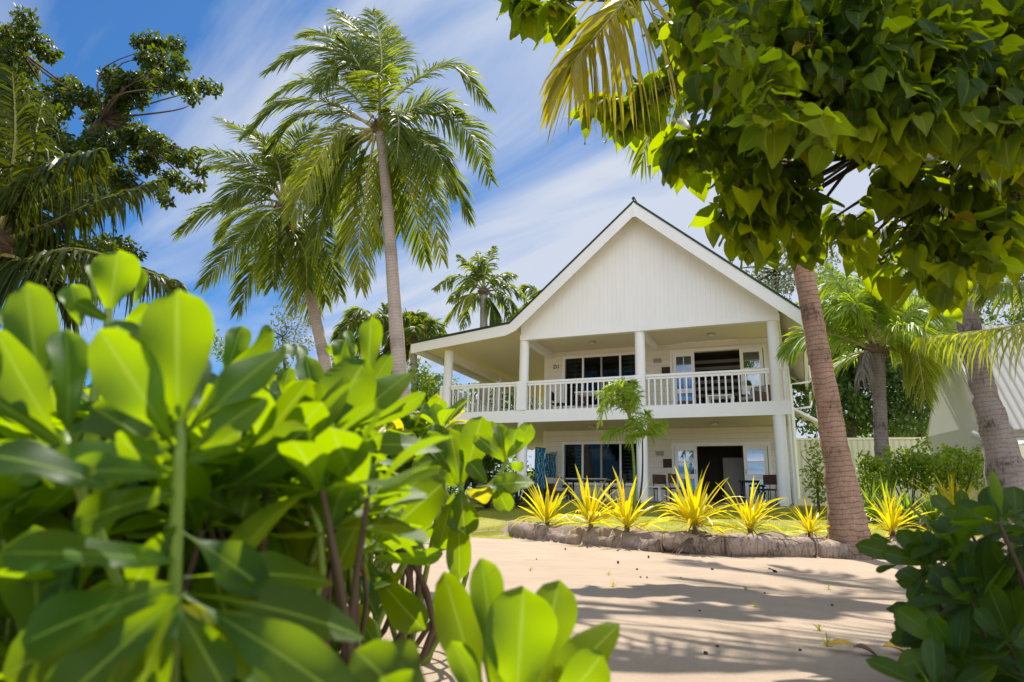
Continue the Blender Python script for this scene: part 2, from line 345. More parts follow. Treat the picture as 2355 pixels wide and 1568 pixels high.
def grid_sheet(name, xs, ys, fn, mat, dz=0, mask=None):
    X, Y = np.meshgrid(xs, ys); Zz = fn(X, Y)+dz; nx = len(xs)
    nb = NB(); i, j = np.meshgrid(np.arange(len(ys)-1), np.arange(nx-1), indexing='ij')
    if mask is not None:
        k = mask(X[:-1,:-1], Y[:-1,:-1]); i, j = i[k], j[k]
    a = (i*nx+j).ravel(); nb.add(np.stack([X,Y,Zz],-1), np.stack([a,a+1,a+nx+1,a+nx],-1), np.stack([X,Y],-1))
    return nb.build(name, mat, smooth=True)
xs = np.concatenate([np.linspace(-600,-30,14)[:-1], np.linspace(-30,-9,18)[:-1], np.linspace(-9,12,180), np.linspace(12,30,14)[1:], np.linspace(30,600,14)[1:]])
ys = np.concatenate([np.linspace(-600,-12,14)[:-1], np.linspace(-12,.5,20)[:-1], np.linspace(.5,26,240), np.linspace(26,60,10)[1:], np.linspace(60,700,14)[1:]])
tag(grid_sheet('sand', xs, ys, lambda x,y: hgt(x,y)-.02*sstep(.3,.6,y-logline(x)), sandm), kind='structure')
gx = np.linspace(-16, 26, 300); gy = np.linspace(9.5, 44, 300)
def lawn_edge(x): return np.where(x < LOGP[0,0], 15.2+.35*np.sin(x*3)+.2*np.sin(x*7.7), logline(x)+1.0+.18*np.sin(x*4)+.12*np.sin(x*9.3))
tag(grid_sheet('lawn', gx, gy, hgt, lawnm, .004, lambda x,y: (y > lawn_edge(x))), kind='structure')
bx = np.linspace(LOGP[0,0]-.15, 9.5, 170); by = np.linspace(9.5, 18.5, 170)
tag(grid_sheet('soil_bed', bx, by, hgt, soilm, .009, lambda x,y: (y > logline(x)+.05)&(y < lawn_edge(x)+.12)), kind='structure')
# grass blades
N_ = 60000
gxp = RNG.uniform(-7, 11, N_); gyp = RNG.uniform(10, 24, N_)
dn = np.sin(gxp*1.3+2)*np.sin(gyp*1.1)+RNG.normal(0,.5,N_)
k = (gyp > lawn_edge(gxp)+RNG.normal(.05,.12,N_)) & (dn > -.5); gxp, gyp = gxp[k], gyp[k]; N_ = len(gxp)
an = RNG.uniform(0, 6.28, N_); hh = RNG.uniform(.02,.05,N_); z = hgt(gxp,gyp)
b0 = np.stack([gxp,gyp,z],-1); sd = np.stack([np.cos(an),np.sin(an),0*an],-1)*.006
tp = b0 + np.stack([RNG.normal(0,.018,N_),RNG.normal(0,.018,N_),hh],-1)
nb = NB(); nb.add(np.stack([b0-sd,b0+sd,tp],1).reshape(-1,3), np.arange(N_*3).reshape(-1,3), None, np.repeat(RNG.random(N_),3))
tag(nb.build('grass', grassm), 'short yellow-green grass growing on the lawn', 'grass', kind='stuff')

# ------------------------------------------------------------------ leaf templates
def obov(ny=12, wid=.46, fold=.18, bend=.25, peak=.68, wav=.0, cup=0.):
    t = np.linspace(0,1,ny); a = np.clip(t/peak,0,1)
    w = np.where(t < peak, .07+.93*np.sin(np.pi/2*a)**1.7, np.sqrt(np.clip(1-((t-peak)/(1.0001-peak))**2,0,1)))*wid/2
    u = np.array([-1,-.55,0,.55,1.])
    x = w[:,None]*u[None]; zz = fold*np.abs(x) - bend*(t**2)[:,None] + cup*x*x + wav*np.sin(t*9)[:,None]*np.abs(u)[None]*u[None]
    yy = (t-.25*bend*t**3*bend)[:,None]+0*x
    v = np.stack([x,yy,zz],-1).reshape(-1,3); uv = np.stack(np.broadcast_arrays((u*.5+.5)[None], t[:,None]),-1).reshape(-1,2)
    i, j = np.meshgrid(np.arange(ny-1), np.arange(4), indexing='ij'); q = (i*5+j).ravel()
    return v, np.stack([q,q+1,q+6,q+5],-1), uv
def heartleaf(fold=.2, bend=.25):
    t = np.array([-.10,-.03,.05,.16,.32,.5,.68,.85,1.0]); w = np.array([.16,.30,.38,.42,.41,.35,.25,.12,.004])
    u = np.array([-1,-.5,0,.5,1.]); x = w[:,None]*u[None]
    yy = t[:,None]+0*x; yy[0] = [-.1,-.06,0.0,-.06,-.1]; yy[1] = [-.04,-.01,.01,-.01,-.04]
    zz = fold*np.abs(x)-bend*np.clip(t,0,1)[:,None]**2 + .05*np.sin(t*8)[:,None]*u[None]
    v = np.stack([x,yy,zz],-1).reshape(-1,3); uv = np.stack(np.broadcast_arrays((u*.5+.5)[None], np.clip(t,0,1)[:,None]),-1).reshape(-1,2)
    i, j = np.meshgrid(np.arange(len(t)-1), np.arange(4), indexing='ij'); q = (i*5+j).ravel()
    return v, np.stack([q,q+1,q+6,q+5],-1), uv
SM = (np.array([[0,0,0],[-.32,.5,.08],[.32,.5,.08],[0,1,-.1],[0,.5,-.02]],float), np.array([[0,4,1],[0,2,4],[1,4,3],[4,2,3]]), np.array([[.5,0],[0,.5],[1,.5],[.5,1],[.5,.5]],float))
OB = [obov(9,.46,.2,.2), obov(9,.42,.3,.45), obov(9,.5,.1,-.1,.68,.02)]
HB = [heartleaf(.2,.25), heartleaf(.35,.45), heartleaf(.1,.05)]
def frames(tip, nor):
    tip = nrm(tip); x = nrm(np.cross(tip, nor)); n = np.cross(x, tip)
    return np.stack([x, tip, n], -1)
def curve(pts, n=24):
    p = np.asarray(pts, float); p = np.vstack([2*p[0]-p[1], p, 2*p[-1]-p[-2]]); out = []
    m = len(p)-3
    for t in np.linspace(0, m-1e-6, n):
        i = int(t); u = t-i; a,b,c,d = p[i:i+4]
        out.append(.5*((2*b)+(c-a)*u+(2*a-5*b+4*c-d)*u*u+(3*b-a-3*c+d)*u**3))
    return np.array(out)

# ------------------------------------------------------------------ palms
def frond(pts, L, n=50, wid=.05, vee=.3, droop=.7, pet=.16, rach=.035, up=(0,0,1), a0=26, a1=60, jit=.14, seg=5, hang=.22):
    nb = NB(); c = curve(pts, 40); Tn = nrm(np.gradient(c, axis=0))
    t = np.repeat(np.linspace(pet, 1, n), 2); t = np.clip(t+RNG.normal(0,.004,2*n),pet,1); s = np.tile([1.,-1.], n)
    q = t*39; pos = np.stack([np.interp(q, np.arange(40), c[:,k]) for k in range(3)],-1); T = nrm(np.stack([np.interp(q, np.arange(40), Tn[:,k]) for k in range(3)],-1))
    upv = np.broadcast_to(V(*up), T.shape); S = nrm(np.cross(T, upv)); Nn = nrm(np.cross(S, T))
    a = np.radians(a0+(a1-a0)*t + RNG.normal(0,4,2*n)); u01 = (t-pet)/(1-pet)
    d = nrm(S*s[:,None]*np.cos(a)[:,None] + T*np.sin(a)[:,None] + Nn*(vee+RNG.normal(0,jit,2*n))[:,None])
    d = nrm(d - V(0,0,hang))
    l = L*np.clip(.62+1.4*u01, 0, 1)*np.clip(1.3-.95*u01**1.8, .2, 1)*RNG.uniform(.85,1.08,2*n)
    u = np.linspace(0,1,seg); dr = droop*RNG.uniform(.7,1.35,2*n)
    pp = pos[:,None,:] + d[:,None,:]*(l[:,None]*u[None]*(1-.22*dr[:,None]*u[None]**2))[...,None] - V(0,0,1)*(l*dr)[:,None,None]*(u**2)[None,:,None]
    dd = nrm(np.gradient(pp, axis=1)); tw = T[:,None,:]+RNG.normal(0,.3,(2*n,1,3))
    sd = nrm(tw - (tw*dd).sum(-1,keepdims=True)*dd)
    w = wid/2*np.interp(u, [0,.15,.5,.8,1], [.5,1,1,.6,.06])[None]*RNG.uniform(.75,1.15,(2*n,1))
    nb.strips(pp, sd, w, RNG.random(2*n), 0)
    nb.tube(c, np.interp(np.linspace(0,1,40), [0,.08,.3,1], [rach*2,rach*1.25,rach,rach*.18]), 6, 1)
    return nb
def trunk_nb(pts, rads, seg=14, noise=.03, n=60):
    c = curve(pts, n); r = np.interp(np.linspace(0,1,n), np.linspace(0,1,len(rads)), rads)
    nb = NB(); nb.tube(c, r, seg, 0, True, 0., noise); return nb
def palm(name, label, trunk, rads, fronds, Lf, tmat, fmat, group=None, n=50, wid=.05, fibre=.22, droop=.55, vee=.3, rach=.035, noise=.03, deadf=(), ymix=(), base=None, pet=.16):
    """trunk: world points base->top; fronds: lists of world points"""
    base = trunk[0] if base is None else base
    t = thing(name, base, label, 'palm tree', group)
    trunk_nb(trunk, rads, 16, noise).build('trunk', tmat, t, base, True)
    top = np.asarray(trunk[-1]); dirn = nrm(np.asarray(trunk[-1])-np.asarray(trunk[-2]))
    nb = NB()
    hs = np.linspace(-.3, .55, 9); nb.tube([top+dirn*h*fibre*3 for h in hs], [rads[-1]*k for k in (1.02,1.25,1.5,1.6,1.5,1.25,.95,.6,.15)], 12, 0, True, None, .12)
    for k in range(26):
        a = random.uniform(0,6.28); p = top+dirn*fibre*random.uniform(-.7,1.); o = V(math.cos(a),math.sin(a),0)
        nb.tube([p+o*rads[-1]*.9, p+o*(rads[-1]+fibre*.5)+V(0,0,.1), p+o*(rads[-1]+fibre*random.uniform(.6,1.2))-V(0,0,random.uniform(0,.35))], [.03,.018,.004], 4, 0)
    nb.build('crown_shaft', crownm, t, base)
    for i, f in enumerate(fronds):
        m = fmat if i not in ymix else frondy
        lf = Lf if not isinstance(Lf, (list,tuple)) else Lf[i]
        frond(f, lf, n, wid, vee, droop*random.uniform(.8,1.2), rach=rach, pet=pet, up=(random.uniform(-.35,.35), -random.uniform(.35,1.3), .8)).build('frond', [m, rachm], t, base)
    for f in deadf:
        frond(f, Lf*.5, n//2, wid*.8, .1, 1.1, rach=rach).build('dead_frond', [deadm, deadm], t, base)
    return t
def fpts(conv, lst, Y, dt):
    """survey-view points of one frond; depth runs from the crown's Y to Y+dt at the tip"""
    m = len(lst)-1
    return [P(*conv(*q), Y+dt*(i/m)**1.2) for i, q in enumerate(lst)]
def random_fronds(top, n, L, elev=(-40,75), seed=0, az=None):
    r = random.Random(seed); out = []
    for i in range(n):
        a = 2*math.pi*i/n*2.618 + r.uniform(-.2,.2) if az is None else az[i]
        e = math.radians(elev[1]+(elev[0]-elev[1])*((i+.5)/n)+r.uniform(-8,8)); l = L*r.uniform(.85,1.1)
        h = V(math.cos(a), math.sin(a), 0); d = h*math.cos(e)+V(0,0,1)*math.sin(e)
        dr = .42 if e > 0 else .3
        out.append([np.asarray(top), top+d*l*.36-V(0,0,1)*l*.02, top+d*l*.70-V(0,0,dr*.35)*l, top+d*l*.94-V(0,0,dr*1.0)*l])
    return out
def gpt(x, y, Y):
    p = P(x, y, Y); p[2] = hz(p[0], p[1])-.05; return p

# tall palm in front of the veranda's left end
YA = 18.
FA = [([(900,470),(760,235),(600,212),(440,300)],-.8), ([(900,430),(880,230),(800,110),(720,45)],1.2), ([(905,430),(920,260),(905,140),(880,50)],.9), ([(885,460),(830,330),(740,275),(650,390)],-1.2),
 ([(915,470),(1080,335),(1230,285),(1375,450)],.2), ([(925,520),(1120,485),(1290,565),(1385,765)],-.6), ([(915,570),(1060,600),(1220,750),(1288,930)],.9), ([(915,575),(1030,610),(1120,800),(1175,1100)],-.9),
 ([(910,585),(990,690),(1060,900),(1110,1115)],.7), ([(880,540),(700,440),(500,440),(340,570)],.2), ([(880,555),(740,560),(620,730),(530,940)],-1.2), ([(880,570),(790,640),(690,820),(625,1090)],-.4),
 ([(885,575),(830,700),(800,900),(745,1080)],.8), ([(890,580),(860,750),(825,1000),(830,1225)],.2), ([(905,540),(965,480),(992,520),(985,700)],-1.8), ([(895,440),(850,330),(790,230),(742,165)],-.7),
 ([(880,530),(720,480),(560,500),(440,640)],1.2), ([(880,500),(760,380),(600,340),(450,420)],1.5), ([(920,550),(1010,560),(1080,640),(1130,820)],-1.6), ([(885,560),(760,600),(700,680),(640,860)],1.4),
 ([(905,430),(960,300),(975,210),(960,130)],1.6), ([(895,440),(800,270),(690,150),(590,150)],.9), ([(905,580),(950,680),(980,820),(1000,980)],1.3), ([(885,580),(800,640),(740,760),(700,960)],1.1)]
TA = [gpt(940,1100,YA), P(932,980,YA), P(916,820,YA), P(903,640,YA), P(889,450,YA), P(879,345,YA), P(873,295,YA)]
palm('coconut_palm', 'tallest coconut palm, its grey trunk rising past the left end of the balcony', TA, [.27,.22,.20,.18,.16,.15,.15], [fpts(Z2,f,YA,d) for f,d in FA]+random_fronds(TA[-1], 7, 3.2, (-50,50), 4), 1.12, bark, frondm, None, 96, .046, droop=.34, ymix=(7,10,13))
YB = 20.
FB = [([(500,870),(380,850),(200,890),(55,990)],0), ([(495,890),(400,940),(290,1050),(160,1210)],-.6), ([(495,900),(430,980),(370,1140),(310,1320)],.6), ([(500,910),(480,1000),(465,1100),(455,1220)],-1.), ([(505,930),(540,1000),(560,1130),(545,1320)],-.6),
 ([(505,910),(580,980),(640,1100),(680,1290)],.4), ([(510,890),(620,930),(690,1080),(740,1260)],-.3), ([(490,850),(440,740),(330,690),(140,640)],.2), ([(495,840),(480,720),(430,640),(350,560)],-.9), ([(500,830),(505,700),(560,600),(620,540)],.5),
 ([(490,860),(400,760),(280,710),(170,720)],1.2), ([(500,830),(470,650),(380,580),(230,510)],.9), ([(515,850),(600,760),(680,780),(730,900)],.7), ([(500,850),(430,800),(330,790),(240,880)],-1.1), ([(505,840),(540,700),(600,640),(700,650)],1.3), ([(500,900),(520,960),(590,1080),(600,1230)],-1.2)]
TB = [gpt(772,1000,YB), P(752,880,YB), P(*Z2(640,1380),YB), P(*Z2(600,1215),YB), P(*Z2(555,1070),YB), P(*Z2(512,940),YB), P(*Z2(503,890),YB)]
palm('coconut_palm', 'leaning coconut palm left of the tallest one, its fronds reaching toward the left trees', TB, [.23,.2,.17,.16,.15,.14,.14], [fpts(Z2,f,YB,d) for f,d in FB]+random_fronds(TB[-1], 6, 3.2, (-50,50), 6), 1.1, bark, frondm, None, 88, .046, droop=.34, ymix=(4,))
# palms behind the house and veranda
def far_palm(x, y, Y, n, L, label, seed, trunkpx, nleaf=46, lf=.95, elev=(-40,80), r=.16):
    top = P(x, y, Y); tr = [gpt(trunkpx, 1180, Y), P((trunkpx+x)/2, (y+1100)/2, Y), top]
    return palm('coconut_palm', label, tr, [r*1.3,r,r], random_fronds(top, n, L, elev, seed), lf, bark, frondm, None, nleaf, .075, .2)
YC = 32; FC = [[(1112,668),(1082,642),(1048,636),(1000,662)],[(1112,665),(1092,630),(1076,606),(1054,588)],[(1112,662),(1116,625),(1124,595),(1136,568)],[(1112,662),(1106,620),(1103,600),(1100,578)],[(1112,665),(1135,640),(1158,630),(1184,632)],[(1112,668),(1145,655),(1180,660),(1215,695)],[(1112,672),(1080,680),(1050,705),(1018,748)],[(1112,672),(1090,690),(1075,715),(1064,752)],[(1112,672),(1140,680),(1162,705),(1180,750)],[(1112,672),(1125,695),(1135,720),(1140,755)],[(1112,668),(1080,655),(1060,665),(1035,690)],[(1112,668),(1150,670),(1172,690),(1195,730)]]
palm('coconut_palm', 'palm with a ragged crown behind the roof slope, left of the gable', [gpt(1112,1180,YC), P(1112,900,YC), P(1112,672,YC)], [.26,.2,.18], [[P(x,y,YC+RNG.uniform(-1,1)*i_/3) for i_,(x,y) in enumerate(f)] for f in FC], .85, bark, frondm, None, 40, .085, .2, droop=.6, ymix=(6,))
far_palm(950, 780, 30, 15, 2.0, 'palm with upright plume fronds just right of the tall grey trunk', 5, 958, lf=.95, elev=(-10,88))
far_palm(866, 745, 31, 16, 2.0, 'palm whose low arching crown shows just left of the tall grey trunk', 8, 860, lf=1., elev=(-40,60))
far_palm(1262, 700, 34, 14, 2.2, 'palm mostly hidden by the roof, one frond tip showing above its left slope', 12, 1262, lf=.9, elev=(-50,70))

# right: brown leaning palm (its crown above the frame), grey leaning palm, short palm
Y1 = 10.6
T1 = [gpt(1950,1232,Y1+.05), P(1945,1180,Y1), P(1925,1060,Y1), P(1898,900,Y1), P(1866,720,Y1), P(1836,570,Y1), P(1800,410,Y1), P(1742,215,Y1-.1), P(1693,74,Y1-.2), P(1655,-30,Y1-.3)]
T1[0][2] = hz(*T1[0][:2])-.05
top1 = T1[-1]
F1 = random_fronds(top1, 9, 3.8, (-20,60), 21, [3.1,2.2,.2,1.0,1.6,3.62,6.1,.6,1.9])
big = [top1, P(1590,-200,8.0), P(1530,-110,6.4), P(1430,10,5.3), P(1320,140,4.7)]
F1b = [top1, P(1650,-260,8.3), P(1620,-190,6.6), P(1540,-60,5.6), P(1490,60,5.2)]
pt1 = palm('coconut_palm', 'brown ringed leaning palm rising from the bed beside the right corner of the house', T1, [.34,.26,.198,.178,.165,.16,.15,.145,.14,.14], F1, 1.05, bark1, frondm, None, 48, .055, noise=.06)
for f, L_, up_ in ((big,1.4,(0,-1,.45)),):
    frond(f, L_, 84, .056, .0, .62, .15, .03, jit=.2, a0=32, a1=66, seg=6, up=up_).build('frond', [frondb, rachm], pt1, T1[0])
Y2 = 12.
T2 = [gpt(2345,1135,Y2), P(2302,1045,Y2), P(2280,966,Y2), P(2258,888,Y2), P(2242,810,Y2), P(2215,693,Y2), P(2190,540,Y2), P(2168,330,Y2), P(2150,120,Y2), P(2142,-30,Y2)]
F2 = random_fronds(T2[-1], 14, 4., (-35,70), 33)
palm('coconut_palm', 'grey leaning palm at the right, in front of the pale corrugated roof', T2, [.42,.27,.235,.205,.19,.185,.175,.165,.16,.16], F2, 1.0, bark2, frondm, None, 40, .055, noise=.05)
YD = 17.
FDl = [([(640,620),(590,530),(450,330),(330,170)],.4), ([(640,600),(620,430),(575,240),(550,100)],.8), ([(645,600),(660,420),(700,280),(740,160)],1.2), ([(650,640),(760,580),(860,420),(960,370)],1.3), ([(660,640),(860,600),(1080,560),(1260,590)],-.6),
 ([(650,620),(780,590),(880,690),(935,980)],-1.2), ([(640,630),(520,480),(400,420),(320,520)],.8), ([(640,640),(700,560),(830,600),(1010,660)],.3), ([(635,620),(560,430),(430,300),(300,330)],1.0), ([(640,600),(650,480),(655,400),(650,300)],-.4)]
TD = [gpt(2026,1075,YD), P(*ZR(672,1200),YD), P(*ZR(665,1000),YD), P(*ZR(655,800),YD), P(*ZR(645,690),YD)]
palm('coconut_palm', 'short young palm with yellow drooping frond, in front of the cream fence', TD, [.20,.165,.16,.17,.17], [fpts(ZR,f,YD,d) for f,d in FDl]+random_fronds(TD[-1], 9, 2.5, (5,80), 14), 1.0, bark2, foxm, None, 84, .042, fibre=.13, rach=.05, ymix=(5,), deadf=[fpts(ZR,[(630,720),(585,700),(565,770),(555,850)],YD,-.4)])
# frond hanging across the pale roof from the right
YE = 10.8
pe = P(2560,640,YE+1)
te = thing('coconut_palm', gpt(2600,1150,YE+1), 'palm at the right edge, its long frond hanging across the pale roof', 'palm tree')
trunk_nb([gpt(2600,1150,YE+1), P(2590,900,YE+1), pe], [.25,.2,.18], 14, .03).build('trunk', bark2, te, gpt(2600,1150,YE+1), True)
for f, L_, dr in (([pe, P(2480,690,YE+.5), P(2350,745,YE), P(2120,775,YE-.1)],.75,1.0), ([pe, P(2440,640,YE+.6), P(2330,650,YE+.4), P(2240,655,YE+.3)],.7,.7), ([pe, P(2620,420,YE+.6), P(2600,250,YE), P(2500,200,YE-.5)],.9,.5), ([pe, P(2700,600,YE+.6), P(2850,640,YE), P(2950,800,YE-.5)],.9,.5)):
    frond(f, L_, 60, .045, .1, dr).build('frond', [frondy if dr == 1.0 else frondm, rachm], te, gpt(2600,1150,YE+1))

# left: dark palm at the edge of the frame
YL = 9.
bl = gpt(-120,1180,YL)
FL = [([(-30,1420),(45,1150),(92,800),(75,420)],-.2,.95), ([(-30,1400),(110,1130),(300,960),(570,885)],-.8,.8), ([(-30,1430),(260,1330),(560,1190),(930,1065)],.3,.75), ([(-60,1560),(150,1530),(480,1468),(1040,1660)],-.9,.75), ([(-40,1400),(10,1150),(-20,900),(-60,500)],.5,.9),
 ([(-30,1420),(150,1250),(330,1150),(560,1040)],1.2,.75), ([(-40,1450),(150,1400),(380,1440),(520,1560)],.9,.75), ([(-40,1430),(-60,1100),(-150,800),(-250,600)],-.5,.9), ([(-40,1410),(70,1200),(180,900),(260,560)],1.3,.8), ([(-60,1500),(100,1520),(260,1640),(330,1760)],-.4,.7)]
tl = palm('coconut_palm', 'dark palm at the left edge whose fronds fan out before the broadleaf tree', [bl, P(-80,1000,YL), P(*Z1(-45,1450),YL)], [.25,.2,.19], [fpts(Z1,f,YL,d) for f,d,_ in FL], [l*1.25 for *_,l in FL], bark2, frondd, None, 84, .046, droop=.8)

# ------------------------------------------------------------------ leafy crowns
def cloud(nb, blobs, size, dens, Y, dY=1., mat=0, T=SM, up=.3, hang=0., rndpow=1., alt=None, altp=.0, flat=.0, shell=.5):
    """leaves spread through round clumps; blob = (x, y, r in px[, Y offset])"""
    for b in blobs:
        x, y, r = b[:3]; yo = Y+(b[3] if len(b) > 3 else RNG.uniform(-dY,dY)); c = P(x,y,yo); R = r*yo/FD
        n = max(6, int(dens*(R/size)**2)); q = nrm(RNG.normal(0,1,(n,3))); rad = R*RNG.uniform(shell**3,1.1,n)**(1/3.)
        pos = c + q*rad[:,None]*V(1,1,.85)
        nor = nrm(q*.8+RNG.normal(0,.6,(n,3))+V(0,0,up)); tip = RNG.normal(0,1,(n,3))*(1-hang*.6)+q*.5+V(0,0,-hang*2)
        M = frames(tip, nor)*(size*RNG.uniform(.65,1.25,n))[:,None,None]
        m2 = RNG.random(n) < altp
        nb.inst(T, M[~m2], pos[~m2], RNG.random((~m2).sum())**rndpow, mat)
        if alt is not None: nb.inst(T, M[m2], pos[m2], RNG.random(m2.sum()), alt)
def twigs(nb, root, blobs, Y, r0=.05, mat=0, jit=.25):
    for b in blobs:
        yo = Y+(b[3] if len(b) > 3 else 0); e = P(b[0], b[1], yo); mid = (np.asarray(root)*.45+e*.55)+RNG.normal(0,jit,3)
        nb.tube(curve([root, mid, e],10), np.linspace(r0, r0*.18, 10), 5, mat)

# broadleaf tree at the left
BL = [(150,110,70),(60,230,110),(170,220,90),(280,300,70),(100,380,130),(20,330,100),(400,520,90),(300,600,120),(470,560,90),(560,600,80),(660,450,70),(740,470,60),(830,250,55),(900,240,55),(960,260,50),(1040,260,55),(860,350,60),(930,350,70),(1060,370,50),(800,500,90),(900,470,90),(1000,460,80),(1090,510,60),(1190,510,50),(1260,520,45),(1130,580,35),(820,590,50),(700,560,90),
 (700,700,80),(600,720,100),(820,790,80),(760,820,90),(600,860,120),(900,840,70),(960,880,80),(1060,930,60),(1130,920,45),(1180,1000,40),(1000,1040,55),(1090,1090,40),(1170,1090,35),(960,1130,35),(980,1180,35),(850,960,80),(720,1050,90),(560,1000,120),(430,920,130),(300,880,160),(150,700,170),(250,700,130),(80,560,150),(-80,500,200),(-80,900,250),(600,1180,80),(680,1130,60),(450,1140,110),(250,1100,150),(50,1150,150),(660,1420,60),(600,1450,70),(740,1450,50),(800,1490,45),(480,1480,90),(350,1500,110),(150,1400,150)]
YT = 13.
BLd = [(*Z1(x,y), r/1.96*K, RNG.uniform(-1.3,1.3)) for x,y,r in BL]
lt_base = gpt(-330,1180,YT)
lt = thing('broadleaf_tree', lt_base, 'dark broadleaf tree filling the upper left, its branches reaching over the sky', 'tree')
nb = NB(); cloud(nb, BLd, .13, 62, YT, 1.2, 0, OB[0], up=.5, hang=.2, shell=.3); cloud(nb, BLd[10:28]+BLd[30:45], .12, 18, YT, 1.2, 0, OB[1], up=.5, shell=.6)
nb.build('crown', almond, lt, lt_base)
nb = NB(); fork = P(-150,700,YT); nb.tube(curve([lt_base, P(-300,900,YT), fork],14), np.linspace(.4,.22,14), 10)
for e in ((150,480),(600,700),(100,250)):
    e3 = P(*Z1(*e),YT); nb.tube(curve([fork,(fork+e3)/2+V(0,0,.3),e3],12), np.linspace(.12,.035,12), 7)
twigs(nb, P(*Z1(600,700),YT), BLd[14:45], YT, .028); twigs(nb, P(*Z1(120,300),YT), BLd[:10], YT, .028)
nb.build('trunk', treeb, lt, lt_base, True)

# heart-leaved tree over the top right
hb = gpt(2640,1250,4.2)
ht = thing('heart_leaved_tree', hb, 'leafy tree with big hanging heart-shaped leaves filling the top right', 'tree')
H = []
def hb_add(x,y,r,Y0,Y1,n): H.append((x,y,r,Y0,Y1,n))
for x,y,r in ((1610,50,70),(1660,120,80),(1640,200,60),(1720,60,90),(1700,180,90),(1760,250,90)): hb_add(x,y,r,2.8,3.6,80)
for x,y,r in ((1780,120,110),(1880,80,120),(1980,120,130),(2100,100,140),(2220,100,140),(2330,100,140),(1850,220,110),(1950,230,120),(2060,230,130),(2170,240,130),(2280,240,130),(2350,260,120)): hb_add(x,y,r,2.2,2.9,230)
for x,y,r in ((1760,330,75),(1800,400,80),(1830,470,70),(1860,305,66),(1960,295,75)): hb_add(x,y,r,3.0,3.7,36)
for x,y,r in ((1640,370,42),(1600,395,38),(1570,410,22),(1690,395,45),(1720,430,45),(1660,350,35)): hb_add(x,y,r,3.1,3.6,22)
for x,y,r in ((1668,540,34),(1700,475,28),(1735,520,45),(1760,560,40),(1720,580,30),(1800,540,50),(1850,560,45),(1830,500,50)): hb_add(x,y,r,3.1,3.6,18)
for x,y,r in ((1950,420,50),(2000,410,45),(1920,440,35),(1985,470,35)): hb_add(x,y,r,3.1,3.6,16)
for x,y,r in ((1950,560,50),(2000,590,45),(1920,540,40),(2050,560,50),(2060,500,50),(2090,450,60),(2030,640,30)): hb_add(x,y,r,3.1,3.7,16)
for x,y,r in ((2130,560,70),(2120,640,60),(2180,620,70),(2170,690,45),(2220,560,80),(2240,640,55),(2280,560,70),(2260,480,90),(2330,470,90),(2340,560,60),(2180,470,80),(2110,400,80),(2230,380,100),(2320,370,100)): hb_add(x,y,r,2.9,3.7,27)
for x,y,r in ((1850,-120,120),(1920,-330,170),(2050,-150,180),(2250,-160,220),(2150,-400,220),(2400,-380,250),(2480,0,170),(2480,300,170)): hb_add(x,y,r,2.9,3.9,560)  # unseen crown beyond the frame, thickened to shade the leaves in view
for x,y,r in ((1660,-140,150),(1780,-330,170)): hb_add(x,y,r,2.8,3.7,380)  # more unseen cover above the frame, added to shade the crown
for x,y,r in ((1225,28,34),(1250,60,22),(1215,10,30),(1290,55,20),(1265,5,40),(1320,10,40),(1400,20,60),(1500,40,60)): hb_add(x,y,r,7.4,8.4,14)
for x,y,r in ((1600,190,50),(1450,240,40),(1420,290,26),(1395,270,22),(1500,210,50),(1550,120,60),(1480,250,40)): hb_add(x,y,r,7.4,8.4,18)
nb = NB(); tn = NB()
root1, root2 = P(2420,120,4.2), P(2300,-120,4.4)
